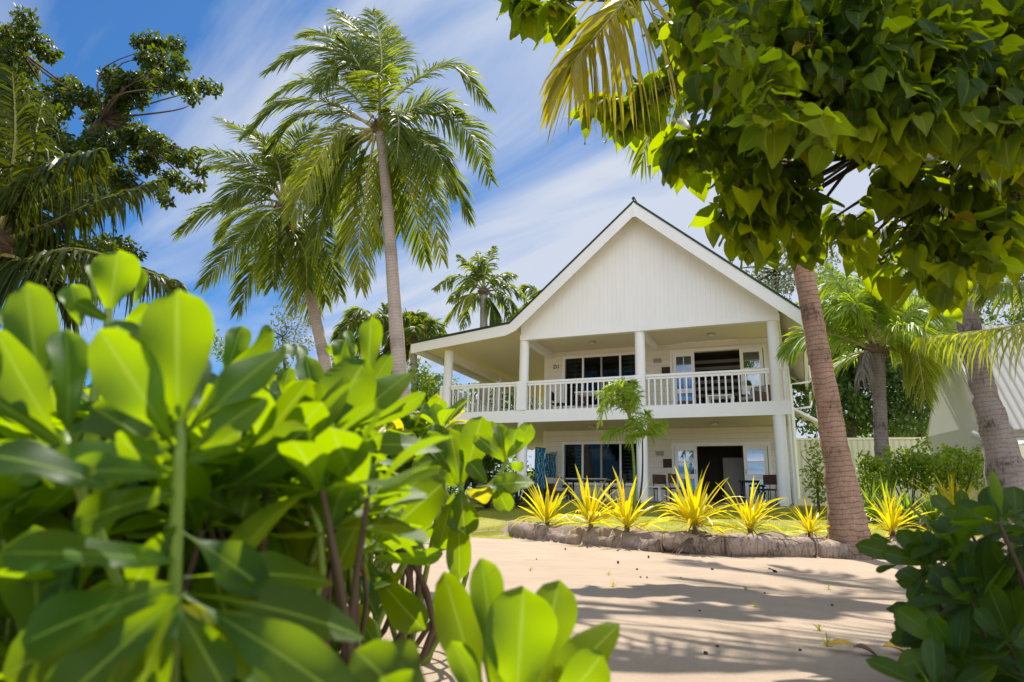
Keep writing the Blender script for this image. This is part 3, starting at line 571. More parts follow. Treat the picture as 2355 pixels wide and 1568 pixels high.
for x,y,r,y0,y1,n in H:
    a = RNG.uniform(0,6.28,n); rr = r*np.sqrt(RNG.random(n)); yy = RNG.uniform(y0,y1,n)
    px_, py_ = x+rr*np.cos(a), y+rr*np.sin(a); kp = np.ones(n,bool)
    for gx_,gy_,ga,gb in ((1905,475,62,84),(2015,525,56,50),(1990,440,34,60),(1745,400,26,48),(2075,470,24,44),(1700,310,34,40),(2185,510,26,48),(1860,395,26,30),(2300,690,60,40)): kp &= ((px_-gx_)/ga)**2+((py_-gy_)/gb)**2 > 1
    a, rr, yy = a[kp], rr[kp], yy[kp]; n = len(a)
    if n == 0: continue
    m = max(1, n//8); ci = RNG.integers(0, m, n); cpx = np.stack([x+rr*np.cos(a)-0, y+rr*np.sin(a)-(30 if y < 330 else 52), yy],-1)[:m]
    cw = np.array([P(*q) for q in cpx])                       # twig ends; each carries a drooping spray of leaves
    ra = RNG.uniform(0,6.28,n); rad_ = np.stack([np.cos(ra),np.sin(ra),0*ra],-1); hgt_ = RNG.uniform(-.09,.09,n)
    pos = cw[ci] + rad_*RNG.uniform(.01,.075,n)[:,None] + V(0,0,1)*hgt_[:,None]; yy = cw[ci][:,1]
    el = RNG.uniform(-1.35,-.25,n)+hgt_*3
    tip = rad_*np.cos(el)[:,None] + V(0,0,1)*np.sin(el)[:,None] + RNG.normal(0,.18,(n,3)); nor = V(0,0,1)*np.cos(el)[:,None] - rad_*np.sin(el)[:,None] + RNG.normal(0,.3,(n,3))
    sz = RNG.uniform(46,92,n)*yy/FD*(1 if y < 560 else .9); M = frames(tip,nor)*sz[:,None,None]; rn = RNG.random(n); g = RNG.integers(0,3,n); ye = RNG.random(n) < .012
    for q in range(3): nb.inst(HB[q], M[(g==q)&~ye], pos[(g==q)&~ye], rn[(g==q)&~ye], 0)
    nb.inst(HB[1], M[ye], pos[ye], rn[ye], 1)
    c = P(x,y,(y0+y1)/2); rt = root1 if y > 200 else root2
    if r > 38 or random.random() < .8: tn.tube(curve([rt, rt*.4+c*.6+RNG.normal(0,.12,3)+V(0,0,.15), c+V(0,0,.1)],14), np.linspace(.035,.006,14), 5)
    for i in range(m): tn.tube([c+V(0,0,.08), (c+cw[i])/2+V(0,0,.06), cw[i]+V(0,0,.05), cw[i]-V(0,0,.06)], [.006,.004,.003,.001], 4)
    for i in range(n): tn.tube([cw[ci[i]]+V(0,0,hgt_[i]*.6), pos[i]], [.0016,.0012], 3, 0, False)
nb.build('crown', [heart, hearty], ht, hb, True)
tn.tube(curve([hb, P(2620,700,4.2), root1],16), np.linspace(.2,.12,16), 10); tn.tube(curve([root1, P(2380,20,4.3), root2, P(2000,-300,4.8)],16), np.linspace(.12,.05,16), 8)
tn.tube(curve([P(2480,100,2.7), P(2340,42,2.7), P(2240,36,2.75), P(2160,22,2.9)],14), np.linspace(.024,.014,14), 7)
tn.build('trunk', treeb, ht, hb, True)

# background trees, each one a thing
def bg_tree(name, label, blobs, Y, size, dens, mat, trunkx, fine=False, group=None, dY=1.5, tmat=treeb, tr=.2):
    base = gpt(trunkx, 1180, Y); t = thing(name, base, label, 'tree', group)
    nb = NB(); bl = [(x,y,r,RNG.uniform(-dY,dY)) for x,y,r in blobs]
    cloud(nb, bl, size, dens*(2.2 if not fine else 2.5), Y, dY, 0, OB[0] if not fine else SM, up=.5, shell=.2)
    if fine:   # thin drooping needles
        pass
    nb.build('crown', mat, t, base)
    nb = NB(); bx = sum(b[0] for b in blobs)/len(blobs); by_ = sum(b[1] for b in blobs)/len(blobs)
    c = P(bx,by_,Y); nb.tube(curve([base,(base+c)/2,c],10), np.linspace(tr,tr*.4,10), 8); twigs(nb, c, bl, Y, tr*.3); nb.build('trunk', tmat, t, base, True)
    return t
def rblobs(x0,x1,y0,y1,n,r0,r1,seed):
    r = random.Random(seed); return [(r.uniform(x0,x1), r.uniform(y0,y1), r.uniform(r0,r1)) for _ in range(n)]
bg_tree('feathery_tree','grey-green feathery tree on the skyline between the two palm trunks at the left', [(650,720,25),(640,760,30),(680,750,35),(700,790,30),(660,800,35),(620,800,25),(600,790,14)], 34, .16, 3.2, casm, 670, True, tr=.14)
bg_tree('feathery_tree','grey-green feathery tree behind the right slope of the roof', [(1700,640,28),(1740,640,35),(1780,650,45),(1720,680,40),(1770,690,50),(1810,640,40),(1800,600,35),(1850,560,50),(1880,600,50),(1900,540,40),(1680,620,18)], 36, .2, 5.5, casm, 1790, True, tr=.3)
bg_tree('leafy_tree','dense dark green tree behind the veranda rail at the house\'s left', rblobs(960,1260,860,1000,26,28,50,1), 34, .24, 9, bgm, 1100)
bg_tree('leafy_tree','bright leafy tree between the tall grey trunk and the veranda post', rblobs(930,1030,830,1010,14,22,40,2)+rblobs(960,1010,1000,1100,6,22,40,3), 29, .2, 9, bgy, 980)
bg_tree('leafy_tree','low dark tree behind the shrub left of the tall grey trunk', rblobs(760,930,830,1000,18,28,50,4), 33, .22, 9, bgm, 850)
bg_tree('leafy_tree','tree in the far left gap behind the blurred shrub leaves', rblobs(480,760,850,1050,22,30,55,5)+[(495,770,14),(500,790,16),(510,815,20)], 35, .24, 8, bgm, 600)
bg_tree('leafy_tree','dark leafy tree right of the house between the two leaning trunks', rblobs(1830,2080,760,990,40,35,65,6), 30, .24, 9, bgm, 1950, tr=.3)
bg_tree('leafy_tree','sunlit bright green tree behind the short young palm', rblobs(1860,2040,640,800,20,28,50,7), 33, .22, 8, bgy, 1930)
bg_tree('leafy_tree','shaded tree behind the fence, left of the pale roof', rblobs(2050,2180,760,990,24,32,55,8), 29, .22, 9, bgm, 2110)
bg_tree('pine_tree','dark tree on the far right rising behind the pale roof', rblobs(2250,2480,560,740,26,30,60,9), 33, .2, 9, bgm, 2330, tr=.35)
bg_tree('leafy_tree','green tree behind the short palm, filling the gap under the heart leaves', rblobs(2040,2260,560,760,22,30,55,10), 37, .24, 8, bgm, 2150)
bg_tree('small_tree','small tree with rounded dark leaves standing before the fence beside the brown trunk', [(1880,1060,22),(1870,1030,18),(1895,1090,24),(1875,1110,25),(1890,1140,24),(1860,1085,16)], 17.5, .11, 8, hedgem, 1882, tr=.04, dY=.25)

nb = NB()
for k in range(150):
    x = random.uniform(-900,3300); Yk = random.uniform(46,60); cloud(nb, [(x, random.uniform(930,1190) if x < 1300 else random.uniform(760,1190), random.uniform(45,80))], .55, 9, Yk, 2., 0, OB[0], up=.5, shell=.2)
tag(nb.build('wood', bgm), 'far green wood closing off the view behind the houses', 'wood', kind='stuff')
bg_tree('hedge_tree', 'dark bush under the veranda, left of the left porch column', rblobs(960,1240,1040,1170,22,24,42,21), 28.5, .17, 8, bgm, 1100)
# ------------------------------------------------------------------ strappy plants
def strappy(name, label, cat, base, n, L, w, mat, group=None, spread=1., stem=.18, seed=0, lean=(0,0), mat2=None, droop=.6, stemmat=None):
    rs = np.random.default_rng(seed); t = thing(name, base, label, cat, group); base = np.asarray(base, float)
    for part, mm, cnt in (('leaves', mat, n), ('inner_leaves', mat2, n//2)):
        if mm is None: continue
        nb = NB(); az = np.arange(cnt)*2.39996+rs.uniform(0,.5,cnt); e = np.radians(np.interp(np.arange(cnt)/max(cnt-1,1), [0,.3,.7,1], [8,32,58,82])+rs.normal(0,9,cnt))
        if part == 'inner_leaves': e = np.radians(rs.uniform(20,80,cnt))
        e = np.pi/2-(np.pi/2-e)*spread
        d = np.stack([np.cos(az)*np.cos(e)+lean[0], np.sin(az)*np.cos(e)+lean[1], np.sin(e)],-1); d = nrm(d)
        l = L*rs.uniform(.62,1.08,cnt); u = np.linspace(0,1,9); dr = droop*rs.uniform(.15,1.1,cnt)*np.cos(e)
        st = base+np.stack([0*l,0*l,stem*rs.uniform(.35,1.,cnt)],-1)
        pp = st[:,None]+d[:,None]*(l[:,None]*u[None])[...,None]-V(0,0,1)*(l*dr)[:,None,None]*(u**2.4)[None,:,None]
        lat = nrm(np.cross(d, V(0,0,1)))*rs.normal(0,.16,(cnt,1)); pp = pp+lat[:,None]*(l[:,None]*u[None]**2)[...,None]
        kink = rs.random(cnt) < .2
        pp[kink] -= V(0,0,1)*(l[kink]*.2)[:,None,None]*np.clip(u-.55,0,1)[None,:,None]
        dd = nrm(np.gradient(pp,axis=1)); sd = nrm(np.cross(dd, V(0,0,1)+rs.normal(0,.25,(cnt,1,3)))); nn = np.cross(sd,dd)
        ww = w/2*np.interp(u,[0,.1,.35,.65,.88,1],[.7,.6,1,.85,.4,.03])[None]*rs.uniform(.75,1.2,(cnt,1))
        nb.strips(pp, sd, ww, rs.random(cnt), 0, .45, nn); nb.build(part, mm, t, base)
    if mat is dracm and n > 8:
        nb = NB()
        for k in range(6):
            a = rs.uniform(0,6.28); c0 = base+V(0,0,stem*.5); o = V(math.cos(a),math.sin(a),0); l = L*rs.uniform(.25,.45)
            pp = np.array([[c0, c0+o*l*.4+V(0,0,.03), c0+o*l*.75-V(0,0,.03), V(c0[0]+o[0]*l,c0[1]+o[1]*l,base[2]+.02)]]); nb.strips(pp, np.tile(np.cross(o,V(0,0,1)),(1,4,1)), np.array([[.012,.016,.012,.002]]), np.array([rs.random()]), 0)
        nb.build('dead_leaves', litter, t, base)
    if stem > .02:
        nb = NB(); nb.tube([base-V(0,0,.06), base+V(.01,0,stem*.5), base+V(0,.01,stem)], [.05,.04,.03], 8, 0, True, None, .08)
        nb.build('stem', stemmat or crownm, t, base, True)
    return t
GP = 'yellow strap-leaved plants in the log-edged bed'
YP = [(1258,1205,100,'leftmost yellow strap-leaved plant, at the left end of the log edging',.0),(1357,1215,118,'yellow plant second from the left, two long leaves pointing up to the right',.1),(1440,1224,118,'yellow plant third from the left, before the middle porch column',-.05),(1597,1226,150,'largest yellow plant, its long leaves spread wide before the open doors',0.),(1724,1231,118,'yellow plant right of the largest one, before the right porch column',.12),(1862,1234,80,'small low yellow plant just left of the brown trunk',-.05),(2052,1234,100,'yellow plant just right of the brown trunk',.0),(2272,1205,90,'yellow plant at the far right, partly behind the dark shrub',-.1)]
for i, (x,y,h,lb,le) in enumerate(YP):
    b = None
    for Y in np.arange(9,19,.02):      # stand it on the bed where the photo shows its foot
        p = P(x,y,Y)
        if p[2] <= hz(p[0],p[1]) + .0 or Y > logline(p[0])+.75: b = p; break
    b[2] = hz(b[0],b[1]); s = h*b[1]/FD
    strappy('strap_leaved_plant', lb, 'plant', b, 26 if i != 3 else 36, s*random.Random(i+3).uniform(1.05,1.2)*(.86 if i == 3 else 1), .05*s/.75, dracm, GP, 1.0, s*.16, 40+i, (le,-.02), dracg, .5)
strappy('strap_leaved_plant', 'withered orange seedling right of the largest yellow plant', 'plant', (lambda p: V(p[0],p[1],hz(p[0],p[1])))(PZ(1637,1222,.25)), 5, .28, .05, dracm, None, .6, .02, 77, (0,0), None, .3)
GG = 'green strap-leaved plants before the hedge'
for i,(x,y,h,Y,lb) in enumerate([(2040,1150,95,14.2,'bright green strappy clump in front of the hedge, right of the brown trunk'),(2085,1160,70,13.8,'low green strappy clump over dry litter, right of the first clump'),(2140,1165,80,13.6,'middle green strappy clump in front of the hedge'),(2185,1125,120,14.5,'tall yellow-green strap-leaved plant rising before the hedge'),(2215,1160,70,13.4,'green strappy clump nearest the grey leaning trunk'),(2000,1150,70,14.8,'small green clump between brown trunk and hedge')]):
    p = P(x,y,Y); p[2] = hz(p[0],p[1]); strappy('strappy_clump', lb, 'plant', p, 40, h*Y/FD*1.15, .06, strapg if i != 3 else dracg, GG, .95, .12, 60+i, (0,0), None, .7)
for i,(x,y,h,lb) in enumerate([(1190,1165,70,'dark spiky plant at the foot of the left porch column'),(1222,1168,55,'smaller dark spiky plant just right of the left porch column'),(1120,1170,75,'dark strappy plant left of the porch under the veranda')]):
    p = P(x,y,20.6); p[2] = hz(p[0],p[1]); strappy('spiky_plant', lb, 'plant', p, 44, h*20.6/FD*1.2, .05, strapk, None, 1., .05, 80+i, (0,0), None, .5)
def hedge(label, blobs, Y, mat, size=.1):
    base = gpt(blobs[0][0],1180,Y); t = thing('garden_shrub', base, label, 'shrub')
    nb = NB(); bl = [(x,y,r,RNG.uniform(-.5,.5)) for x,y,r in blobs]; cloud(nb, bl+[(x+RNG.uniform(-r,r)*1.1,y-RNG.uniform(.5,1.3)*r,r*.35,0) for x,y,r,_ in bl], size, 26, Y, .5, 0, OB[1], up=.6, shell=.25); nb.build('foliage', mat, t, base)
    nb = NB(); c = P(sum(b[0] for b in blobs)/len(blobs), 1150, Y)
    for b in bl: nb.tube([V(c[0],c[1],hz(c[0],c[1])-.05), P(b[0],b[1],Y+b[3])], [.025,.008], 5)
    nb.build('branches', treeb, t, base)
hedge('rounded leafy hedge shrub before the fence, right of the short palm\'s trunk', [(2080,1060,36),(2110,1055,36),(2060,1090,34),(2100,1095,40),(2140,1075,36),(2040,1075,28)], 15.2, hedgem)
hedge('leafy hedge shrub below the pale house wall', [(2170,1065,34),(2200,1055,30),(2190,1095,40),(2230,1090,38),(2150,1110,36),(2240,1060,26)], 14.9, hedgem)
hedge('low bright shrub at the foot of the short palm', [(2000,1090,26),(1995,1120,28),(2025,1110,28),(1985,1060,16),(2010,1065,18)], 15.6, hedgem)
for k in range(5):
    p = P(2100+k*28+random.uniform(-8,8), 1150, 13.7+random.uniform(-.3,.3)); z0 = hz(p[0],p[1])
    nb = NB(); a = random.uniform(-.6,.6)
    c0 = V(p[0],p[1],z0+.06)
    for q in range(5): nb.tube([c0+V(-.5*math.cos(a)+random.uniform(-.1,.1),-.5*math.sin(a)+random.uniform(-.1,.1),random.uniform(-.03,.06)), c0+V(0,random.uniform(-.1,.1),.1*random.random()), c0+V(.45*math.cos(a)+random.uniform(-.2,.2),.45*math.sin(a),random.uniform(0,.25))], [.012,.02,.006], 5)
    tag(nb.build('dry_frond_litter', litter, None, c0), 'grey dry frond stalks lying under the strappy clumps', 'litter', 'dry frond litter under the strappy clumps')

# slender feathery palms in front of the middle column
def slim_palm(label, top, foot, arms, Y, r, tmat, seed):
    base = gpt(*foot, Y); t = thing('feather_palm', base, label, 'palm tree')
    tp = P(*top,Y); nb = NB(); nb.tube(curve([base, (base*.5+tp*.5)+V(.05,0,0), tp],14), np.linspace(r*1.3,r*.8,14), 8); nb.build('trunk', tmat, t, base, True)
    for pts in arms:
        w = [P(x,y,Y+d) for x,y,d in pts]; nb = frond(w,   .40, 52, .026, .35, .35, .12, .012, jit=.6, a0=30, a1=60)
        nb.build('frond', [foxm, rachm], t, base)
slim_palm('feathery young palm with a bushy green crown overlapping the balcony edge', (1447,962), (1458,1130), [[(1447,962,0),(1440,920,-.1),(1420,890,-.2),(1372,905,-.3)],[(1447,962,0),(1445,910,0),(1450,885,.1),(1458,880,.1)],[(1447,962,0),(1430,925,.1),(1400,905,.2),(1380,945,.3)],[(1447,955,0),(1420,925,-.2),(1398,920,-.4),(1378,975,-.5)],[(1447,958,0),(1455,905,.1),(1430,880,.2),(1400,890,.3)],[(1447,962,0),(1456,925,-.2),(1462,905,-.3),(1458,945,-.4)],[(1450,995,0),(1430,985,-.1),(1410,990,-.2),(1388,1005,-.3)],[(1447,950,0),(1436,905,-.2),(1418,882,-.3),(1392,892,-.4)]], 17.4, .032, foxm, 1)
slim_palm('thin dark-stemmed young palm standing just before the middle porch column', (1477,1010), (1466,1130), [[(1477,1010,0),(1478,975,0),(1482,955,.1),(1486,950,.1)],[(1477,1010,0),(1490,985,-.1),(1510,978,-.2),(1530,972,-.3)],[(1477,1008,0),(1465,985,.1),(1458,970,.1),(1452,962,.2)],[(1477,1010,0),(1488,995,.1),(1505,995,.2),(1520,985,.3)],[(1477,1010,0),(1468,1000,-.1),(1460,1000,-.2),(1448,1008,-.3)]], 17., .022, brownp, 2)

# ------------------------------------------------------------------ the white house
hs = thing('beach_house', HO, 'white two-storey beach house with a steep gable and a railed balcony', 'house', None, -HY)
class HP:                                    # a part of the house, in the house's own axes
    def __init__(s): s.nb = NB()
    def box(s, x0,x1,y0,y1,z0,z1, mat=0): s.nb.box(V(x0,y0,z0), V(x1,y1,z1), mat); return s
    def prism(s, poly, a, b, mat=0): s.nb.prism(poly, a, b, mat); return s
    def tube(s, pts, r, seg=8): s.nb.tube(pts, r, seg); return s
    def done(s, name, mats, parent=hs, smooth=False, bev=0):
        o = s.nb.build(name, mats, parent, None, smooth)
        if bev:
            m = o.modifiers.new('bevel','BEVEL'); m.width = bev; m.segments = 2; m.limit_method = 'ANGLE'
        return o
XL, XM, XR = -8.12, -4.06, 0.
GZ = -2.99; D = 2.6                             # foot of the house, depth of the porch
YF, YBk = -.75, 11.                             # verge in front, back of the house
sl = .874
def roofz(x): return 6.78 - abs(x+4.0)*sl
# roof: thick sheet, steep both sides, flatter over the left veranda
kx, kz = -8.38, roofz(-8.38)
out = [(.92, roofz(.92)), (-4.0, 6.78), (kx, kz), (-12.25, 2.52)]
off = [(x, z-.055) for x,z in out]; out = [(x, z+.03) for x,z in out]
rf_ = HP().prism([out[0],out[1],out[2],out[3],off[3],off[2],off[1],off[0]][::-1], YF-.06, YBk+.5).done('roof', roofm)
out = [(x, z-.03) for x,z in out]
rc = HP(); rc.tube([(-4.0,YF-.08,6.86),(-4.0,YBk+.5,6.86)], .06, 8); rc.done('ridge_cap', roofm)
def band(pts, top, h):                          # board following the roof edge, `top` below it
    a = [(x, z-top) for x,z in pts]; b = [(x, z-top-h) for x,z in pts]; return a + b[::-1]
HP().prism(band([out[0],out[1]], .058, .46)[::-1], YF-.04, YF).done('barge_board', white)
lb = [(-4.0,6.78),(kx+.55,roofz(kx+.55)),(kx+.2,roofz(kx+.2)+.02),(kx-.15,kz+.05),(kx-.6,kz-.03),(-12.25,2.52)]
hh_ = [.46,.46,.46,.45,.41,.34]
HP().prism([(x,z-.058) for x,z in lb][::1]+[(x,z-.058-h_) for (x,z),h_ in zip(lb,hh_)][::-1], YF-.042, YF).done('barge_board', white)
HP().prism([(-4.05,6.82),(-3.95,6.82),(-3.95,6.2),(-4.05,6.2)][::-1], YF-.055, YF-.043).done('finial_strip', white)
# soffit lining under the roof
so = lambda p, q: [(p[0],p[1]-.06),(q[0],q[1]-.06),(q[0],q[1]-.13),(p[0],p[1]-.13)]
HP().prism(so((.84,roofz(.84)),(-4.0,6.78))[::-1], YF+.005, YBk).prism(so((-4.0,6.78),(kx,kz))[::-1], YF+.005, YBk).done('soffit', ceilm)
HP().prism(so((kx,kz),(-12.15,2.53))[::-1], YF+.005, YBk).done('veranda_ceiling', ceilm)
HP().box(.86,.98,YF+.01,YBk,roofz(.92)-.36,roofz(.92)-.07).done('fascia_board', white)
HP().box(-12.3,-12.2,YF+.01,YBk,2.2,2.45).done('fascia_board', white)
# gable wall of vertical boards, beam along its foot
HP().prism([(.2,2.62),(.2,roofz(.2)-.14),(-4.0,6.64),(-8.2,roofz(-8.2)-.14),(-8.2,2.62)], -.18, -.03).done('gable_wall', gablem)
HP().box(-8.22,.22,-.20,.02,2.45,2.64).done('beam', white)
# porch ceilings and beams
HP().box(-8.2,.2,.03,D,2.66,2.74).done('porch_ceiling', ceilm)
HP().box(-8.2,-8.0,.03,D-.005,2.42,2.655).done('beam', white)
HP().box(-4.14,-3.98,.03,D-.005,2.45,2.655).done('beam', white)
HP().box(.04,.2,.03,D-.005,2.42,2.655).done('beam', white)
HP().box(-11.2,-11.05,.15,YBk-.5,2.02,2.28).done('beam', cream)
# balcony deck: slab with white fascia
HP().box(-11.2,.25,-.10,D-.004,-.36,-.02).done('balcony_floor', ceilm)
HP().box(-11.34,.36,-.16,-.104,-.41,.0).done('balcony_fascia', white)
HP().box(-11.4,-11.204,-.10,YBk-2,-.41,.0).done('balcony_fascia', white)
HP().box(-11.2,-8.3,D,YBk-2,-.36,-.02).done('veranda_floor', ceilm)
# columns: upper and lower
for x in (XL,XM,XR,-11.1):
    top = 2.45 if x > -9 else 2.3
    nb = HP(); nb.tube([(x,0,.0),(x,0,.3),(x,0,top-.002)], .165, 24); o = nb.done('column', white, smooth=True)
    nb = HP(); nb.tube([(x,0,-3.25),(x,0,-1),(x,0,-.412)], .175, 24); nb.done('column', white, smooth=True)
for y in (4.5,8.8): HP().tube([(-11.1,y,.0),(-11.1,y,2.2)], .13, 16).done('column', white, smooth=True)
# railings
def railing(x0, x1, n, along='x', c=0, rail=1.0):
    w = .045
    r = HP()
    if along == 'x': r.box(x0,x1,c-.05,c+.05,rail-.07,rail).box(x0,x1,c-.025,c+.025,rail-.15,rail-.075)
    else: r.box(c-.05,c+.05,x0,x1,rail-.07,rail).box(c-.025,c+.025,x0,x1,rail-.15,rail-.075)
    ro = r.done('railing', white)
    proto = None
    for i in range(n):
        q = x0+(x1-x0)*(i+.5)/n
        if proto is None:
            b = HP(); b.box(-w/2,w/2,-.02,.02,-.03,rail-.152); proto = b.done('baluster', white, ro); o = proto
        else: o = proto.copy(); C.objects.link(o); o.parent = ro
        o.location = (q,c,0) if along == 'x' else (c,q,0)
railing(XM+.18, XR-.17, 19, c=-.08); railing(XL+.18, XM-.18, 20, c=-.08); railing(-10.9, XL-.18, 13, c=-.08)
railing(.12, 4.4, 22, 'y', -11.27); railing(4.6, 8.6, 20, 'y', -11.27)
HP().box(-11.34,-10.94,-.13,-.03,.93,1.003).box(-11.34,-11.22,-.125,-.02,0,.92).done('rail_post', white)
HP().box(XR+.165,XR+.3,-.13,-.03,.93,1.003).box(XR+.2,XR+.3,-.125,-.035,-.02,.92).done('rail_post', white)
HP().box(XL-.18,XL+.18,-.205,-.17,.0,.995).done('rail_post', white); HP().box(XM-.18,XM+.18,-.205,-.17,.0,.995).done('rail_post', white)
# walls with real openings -------------------------------------------------------
def wall(z0, z1, xs_open, name, mat, x0=-8.2, x1=.2, y=D, th=.14):
    w = HP(); cur = x0
    for (a,b,lo,hi) in sorted(xs_open):
        w.box(cur,a,y,y+th,z0,z1); 
        if lo > z0: w.box(a,b,y,y+th,z0,lo)
        if hi < z1: w.box(a,b,y,y+th,hi,z1)
        cur = b
    w.box(cur,x1,y,y+th,z0,z1); return w.done(name, mat)
WU = (-7.50,-4.66,.55,2.36); DU = (-3.46,-.42,.0,2.30)
WL = (-7.50,-4.70,-2.25,-.88); DL = (-3.50,-.48,-2.93,-1.0)
wall(-.02, 2.655, [WU,DU], 'front_wall', clap); wall(GZ-.2, -.365, [WL,DL], 'front_wall', clap)
# side walls and back
HP().box(.2,.32,D+.145,YBk-.2,GZ-.3,2.4).box(.2,.32,.2,D+.14,GZ-.3,-2.2).done('side_wall', sidem)
HP().box(-8.34,-8.2,D+.001,YBk-.2,GZ-.3,2.75).done('side_wall', cream)
HP().box(-8.2,.2,YBk-.35,YBk-.2,GZ-.3,3.).done('back_wall', sidem)
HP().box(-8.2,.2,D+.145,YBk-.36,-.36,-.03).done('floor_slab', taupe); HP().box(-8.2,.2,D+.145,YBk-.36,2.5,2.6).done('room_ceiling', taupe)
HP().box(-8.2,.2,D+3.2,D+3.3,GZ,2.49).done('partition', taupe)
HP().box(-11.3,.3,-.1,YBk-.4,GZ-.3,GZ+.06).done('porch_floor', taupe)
# windows: frame, mullions, panes, louvres on the end bays
def window(W, z):
    x0,x1,lo,hi = W; y = D-.02
    r = HP(); r.box(x0-.09,x1+.09,y-.03,y+.02,hi,hi+.1).box(x0-.11,x1+.11,y-.06,y+.02,lo-.1,lo).box(x0-.09,x0,y-.03,y+.02,lo,hi).box(x1,x1+.09,y-.03,y+.02,lo,hi)
    w = r.done('window', white)
    q = [x0+(x1-x0)*k_/4 for k_ in range(5)]
    for i, xx in enumerate(q[1:-1]):
        HP().box(xx-.035,xx+.035,y-.01,y+.07,lo,hi).done('mullion', white if i != 1 else chrome, w)
    for a,b in zip(q[:-1],q[1:]): HP().box(a+.036,b-.036,y+.03,y+.038,lo,hi).done('pane', glass, w)
    for a,b in ((q[0],q[1]),(q[3],q[4])):
        l = HP(); n = 11
        for k in range(n):
            zz = lo+(hi-lo)*(k+.5)/n; l.box(a+.06,b-.06,y+.2,y+.21,zz-.028,zz+.028)
        l.box(a+.33,a+.36,y+.215,y+.23,lo,hi); l.done('louvre', louv, w)
    HP().box(x0,x0+.3,D+.5,D+.53,lo-.2,hi+.1).done('curtain', taupe, w)
window(WU, 0); window(WL, 1)
def door(W, blind):
    x0,x1,lo,hi = W; y = D-.02; lw = .74
    r = HP(); r.box(x0-.09,x1+.09,y-.03,y+.02,hi,hi+.11).box(x0-.09,x0,y-.03,y+.02,lo,hi).box(x1,x1+.09,y-.03,y+.02,lo,hi).done('door_frame', white)
    for s in (0,1):
        a = x0+.02 if s == 0 else x1-lw-.02; b = a+lw; yy = y-.09-.03*s; t = .05; m = (lo+hi)/2+.22
        # leaf folded open against the opening: stiles, rails, panes
        h = HP(); h.box(a,a+.11,yy,yy+t,lo+.03,hi-.01).box(b-.11,b,yy,yy+t,lo+.03,hi-.01).box(a+.11,b-.11,yy,yy+t,hi-.15,hi-.01).box(a+.11,b-.11,yy,yy+t,lo+.03,lo+.25).box(a+.11,b-.11,yy,yy+t,lo+.83,lo+.99)
        d = h.done('door', white)
        tops = hi-.15; 
        HP().box(a+.11,b-.11,yy+.012,yy+.04,lo+.99+(tops-lo-.99)*.48,lo+.99+(tops-lo-.99)*.53).done('glazing_bar', white, d)
        if s == 0: HP().box((a+b)/2-.012,(a+b)/2+.012,yy+.008,yy+.042,lo+.99,tops).done('glazing_bar', white, d)
        HP().box(a+.112,b-.112,yy+.02,yy+.027,lo+.99,tops).done('pane', glassd, d)
        HP().box(a+.112,b-.112,yy+.02,yy+.027,lo+.25,lo+.83).done('pane', glassd, d)
        HP().box(a+.12,b-.12,yy+.06,yy+.065,lo+.3,tops).done('curtain', curtb if s == 0 else cupb, d)
        HP().tube([(b-.055 if s == 0 else a+.055, yy-.03, lo+1.0),(b-.055 if s == 0 else a+.055,yy-.03,lo+1.14)], .012, 6).done('handle', chrome, d)
    if blind:
        bl = HP()
        for k in range(6): bl.box(x0+.4,x1-.4,D+1.3+.002*k,D+1.32+.002*k,hi-.14-k*.25,hi-.02-k*.25)
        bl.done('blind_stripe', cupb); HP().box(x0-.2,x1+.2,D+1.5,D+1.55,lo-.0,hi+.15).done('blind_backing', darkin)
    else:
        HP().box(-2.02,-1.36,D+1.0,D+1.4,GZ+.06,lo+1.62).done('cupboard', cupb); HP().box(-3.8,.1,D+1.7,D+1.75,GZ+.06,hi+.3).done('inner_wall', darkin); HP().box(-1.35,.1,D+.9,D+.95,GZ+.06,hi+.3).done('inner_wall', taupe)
door(DU, True); door(DL, False)
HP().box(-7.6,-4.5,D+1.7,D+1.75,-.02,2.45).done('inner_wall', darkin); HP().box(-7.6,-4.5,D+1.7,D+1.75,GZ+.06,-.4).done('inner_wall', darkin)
# lamps, vents, notice boards, number sign
for x,y,z in ((-6.1,1.5,2.66),(-1.98,1.6,2.66),(-6.12,1.35,-.36),(-2.0,1.42,-.36)):
    l = HP(); l.tube([(x,y,z),(x,y,z-.05)], .13, 20); o = l.done('ceiling_lamp', chrome, smooth=False)
    l = HP(); l.tube([(x,y,z-.051),(x,y,z-.09)], .10, 20); l.done('lamp_shade', lampw, o)
for x,z in ((-4.0,2.08),(-4.0,-1.22),(-7.92,-1.2),(-.12,-1.0)):
    HP().box(x-.13,x+.13,D-.10,D-.002,z-.05,z+.05).box(x-.13,x+.13,D-.085,D-.012,z-.075,z-.052).done('wall_lamp', chrome)
HP().box(-3.86,-3.57,D-.035,D-.002,1.50,1.82).done('notice_board', brownp); HP().box(-3.90,-3.61,D-.035,D-.002,-1.72,-1.42).done('notice_board', brownp)
sg = HP().box(-7.98,-7.70,D-.025,D-.002,1.98,2.16).done('number_sign', cream)
tcu = bpy.data.curves.new('sign_text','FONT'); tcu.body = 'D1'; tcu.size = .2; tcu.extrude = .004; tcu.offset = .006; tcu.align_x = 'CENTER'; tcu.align_y = 'CENTER'
to = bpy.data.objects.new('lettering_tmp', tcu); C.objects.link(to)
dg = bpy.context.evaluated_depsgraph_get(); tme = bpy.data.meshes.new_from_object(to.evaluated_get(dg)); bpy.data.objects.remove(to)
tl_ = bpy.data.objects.new('lettering', tme); C.objects.link(tl_); tme.materials.clear(); tme.materials.append(brownp); tl_.parent = sg; tl_.location = (-7.84,D-.031,2.07); tl_.rotation_euler = (math.pi/2,0,0)
